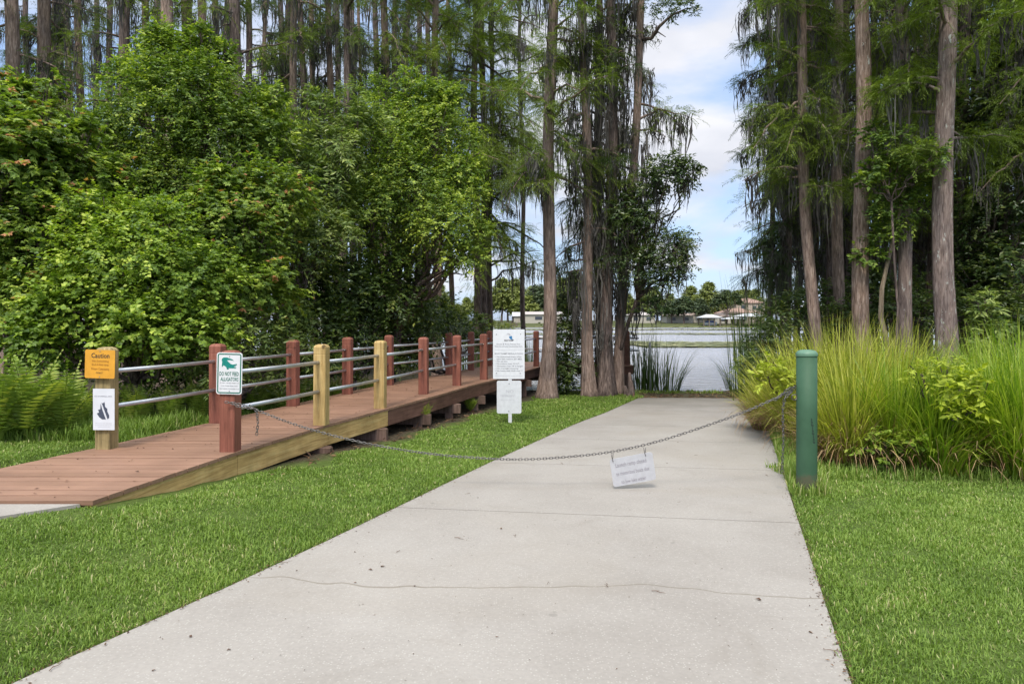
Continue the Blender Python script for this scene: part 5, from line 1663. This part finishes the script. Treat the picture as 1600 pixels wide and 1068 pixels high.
house(846, 212, 12, 7, 2.5, .9, 'wall_cream', 'roof_grey', 'long low cream ranch house seen left of the lone brown cypress', [(-1, 1.4, 2.4, 1.1), (3, 1.4, 1.6, 1.1)], hip=False)
house(815, 216, 5, 6, 2.0, 1.3, 'wall_cream', 'roof_white', 'small white-roofed house left of the long low ranch house', [(0, 1.2, 1.2, 1.0)], hip=False)
house(1000, 214, 8, 7, 2.3, 1.1, 'wall_cream', 'roof_grey', 'grey-roofed house across the lake right of the mossy clump', [(-2, 1.2, 1.6, 1.2), (2, 1.2, 1.6, 1.2)])


def boathouse(px, d, w, dp, h, rh, label, roof='roof_white', boat=True):
    x = (px - 800) / F * d
    o = thing('boathouse', label, 'boathouse', (x, d, WATER_Z), 0, 'open boathouses on the far shore')
    for a in (-1, -.33, .33, 1):
        for b in (-1, 1):
            m = MB(); m.box((a * (w / 2 - .3), b * (dp / 2 - .3), h / 2 - .4), (.28, .28, h + .8)); m.obj('pile', 'dock_wood', o)
    m = MB(); a, b = w / 2 + .4, dp / 2 + .4; r = w * .18
    m.add([(-a, -b, h), (a, -b, h), (a, b, h), (-a, b, h), (-r, 0, h + rh), (r, 0, h + rh)], [np.array([[0, 1, 5, 4], [2, 3, 4, 5]]), np.array([[1, 2, 5], [3, 0, 4]]), np.array([[3, 2, 1, 0]])])
    m.obj('roof', roof, o)
    m = MB(); m.box((0, dp / 2, .55), (w + 1.5, 1.2, .12)); m.box((-w / 2 - 4, dp / 2, .55), (6, 1.0, .12))
    for q in range(6): m.box((-w / 2 - 6.5 + q * 1.6, dp / 2 - .4, -.1), (.2, .2, 1.5))
    m.obj('dock', 'dock_wood', o)
    return x


xb = boathouse(1108, 196, 5.2, 6, 2.6, .9, 'hip-roofed white boathouse sheltering a boat, left one across the lake')
boathouse(1172, 194, 8.2, 6, 2.9, .9, 'widest white boathouse in front of the tan two-storey house')
boathouse(1144, 200, 6, 5, 2.2, .5, 'low flat-roofed boathouse between the two white ones')
o = thing('boat', 'small boat with blue cover under the left boathouse', 'boat', (xb, 195.2, WATER_Z + .45))
m = MB(); hull = [(-1.7, 0), (-1.5, .75), (1.2, .8), (2.2, 0), (1.2, -.8), (-1.5, -.75)]
m.add([(x * .85, y * .6, 0) for x, y in hull] + [(x, y, .75) for x, y in hull], [np.array([[i_, (i_ + 1) % 6, 6 + (i_ + 1) % 6, 6 + i_] for i_ in range(6)]), np.array([[5, 4, 3, 2, 1, 0]])])
m.obj('hull', 'boat_hull', o)
m = MB(); m.add([(x * .95, y * .95, .76) for x, y in hull] + [(x * .4, y * .3, 1.25) for x, y in hull], [np.array([[i_, (i_ + 1) % 6, 6 + (i_ + 1) % 6, 6 + i_] for i_ in range(6)]), np.array([[6, 7, 8, 9, 10, 11]])])
m.obj('cover', 'canvas_blue', o)

# far trees: five kinds copied
def far_tree(label, x, y, blobs, mat, H, tr=.3):
    o = thing('shore_tree', label, 'tree', (x, y, -.9), 0, 'trees on the far shore')
    m = MB(); m.tube(limb_pts((0, 0, -.3), (0.2, 0, H * .45), 5, .05), np.linspace(tr, tr * .6, 5), 8)
    for c, r in blobs: m.tube(limb_pts((0.2, 0, H * .35), c, 5, .08), np.linspace(tr * .5, .05, 5), 5)
    m.obj('trunk', 'bark_dark', o)
    m = MB(); cloud_leaves(m, blobs, .55, .34, 5.0, twigk=6, inner=.3, lo=-.4); m.obj('crown', mat, o)
    return o


kinds = []
kinds.append((dict(mat='leaf_far_dark', H=7), [((0, 0, 5), 2.6), ((-2.6, .5, 4.2), 2.1), ((2.6, 0, 4.4), 2.2), ((.6, 0, 6.4), 1.9), ((-1.5, 0, 6), 1.7)], 'broad dark rounded tree'))
kinds.append((dict(mat='leaf_far', H=9), [((0, 0, 7.5), 2.3), ((-1.6, 0, 6), 2), ((1.7, 0, 6), 2), ((.3, 0, 9.2), 1.5), ((0, 0, 4.5), 1.9)], 'tall yellow-green tree'))
kinds.append((dict(mat='leaf_far', H=6), [((0, 0, 4.5), 2.4), ((-2, 0, 3.4), 1.9), ((2.1, 0, 3.6), 1.9), ((0, 0, 2.4), 2)], 'medium green tree'))
kinds.append((dict(mat='leaf_far_dark', H=8), [((0, 0, 7.4), 1.5), ((-1.9, 0, 6.2), 1.6), ((2.2, 0, 6.6), 1.5), ((3.4, 0, 5.4), 1.1), ((-3.3, 0, 4.8), 1.2), ((.8, 0, 5.6), 1.4)], 'open-crowned dark oak'))
special = [(1068, 206, 0, 1.0, 'round dark green shore tree directly right of the oak over the ramp'), (1050, 208, 0, .85, 'smaller round dark shore tree left of the larger round one'), (1092, 214, 0, .95, 'round dark shore tree partly behind the left boathouse'),
           (1135, 206, 3, 1.15, 'open-crowned dark shore oak left of the tan two-storey house'), (1106, 224, 1, 1.3, 'tall yellow-green shore tree rising above the round dark ones'),
           (1078, 230, 1, 1.2, 'yellow-green shore tree behind the round dark one')]
srcs = {}
for (px, d, kd, s_, lb) in special:
    x = (px - 800) / F * d
    if kd not in srcs:
        srcs[kd] = far_tree(lb, x, d, kinds[kd][1], kinds[kd][0]['mat'], kinds[kd][0]['H']); srcs[kd].scale = (s_,) * 3
    else:
        copy_tree(srcs[kd], (x, d, -.9), rnd(0, 6.28), s_, lb)
segs = [('on far shore left of the lone brown cypress', 780, 850, 9), ('on far shore between lone cypress and mossy clump', 870, 915, 4), ('on far shore below the oak limbs', 975, 1060, 10),
        ('on far shore behind the tan house', 1110, 1215, 11), ('on far shore through the right grove', 1240, 1600, 20), ('on far shore left of the rules sign', 500, 770, 18)]
for (wh, a, b, n) in segs:
    for k in range(n):
        px = a + (b - a) * (k + rnd(.2, .8)) / n; d = rnd(222, 262); kd = int(rnd(0, 3.99))
        if kd == 3: kd = 1
        if 'tan house' in wh and kd == 0: kd = 1
        s_ = rnd(.8, 1.25) * (1.1 if d > 240 else .9)
        if a in (780, 870): s_ *= 1.4
        lb = '%s %s, %s from left' % (kinds[kd][2], wh, ORD[k])
        x = (px - 800) / F * d
        if kd not in srcs:
            srcs[kd] = far_tree(lb, x, d, kinds[kd][1], kinds[kd][0]['mat'], kinds[kd][0]['H']); srcs[kd].scale = (s_,) * 3
        else:
            copy_tree(srcs[kd], (x, d, -.9), rnd(0, 6.28), s_, lb, 'trees on the far shore')
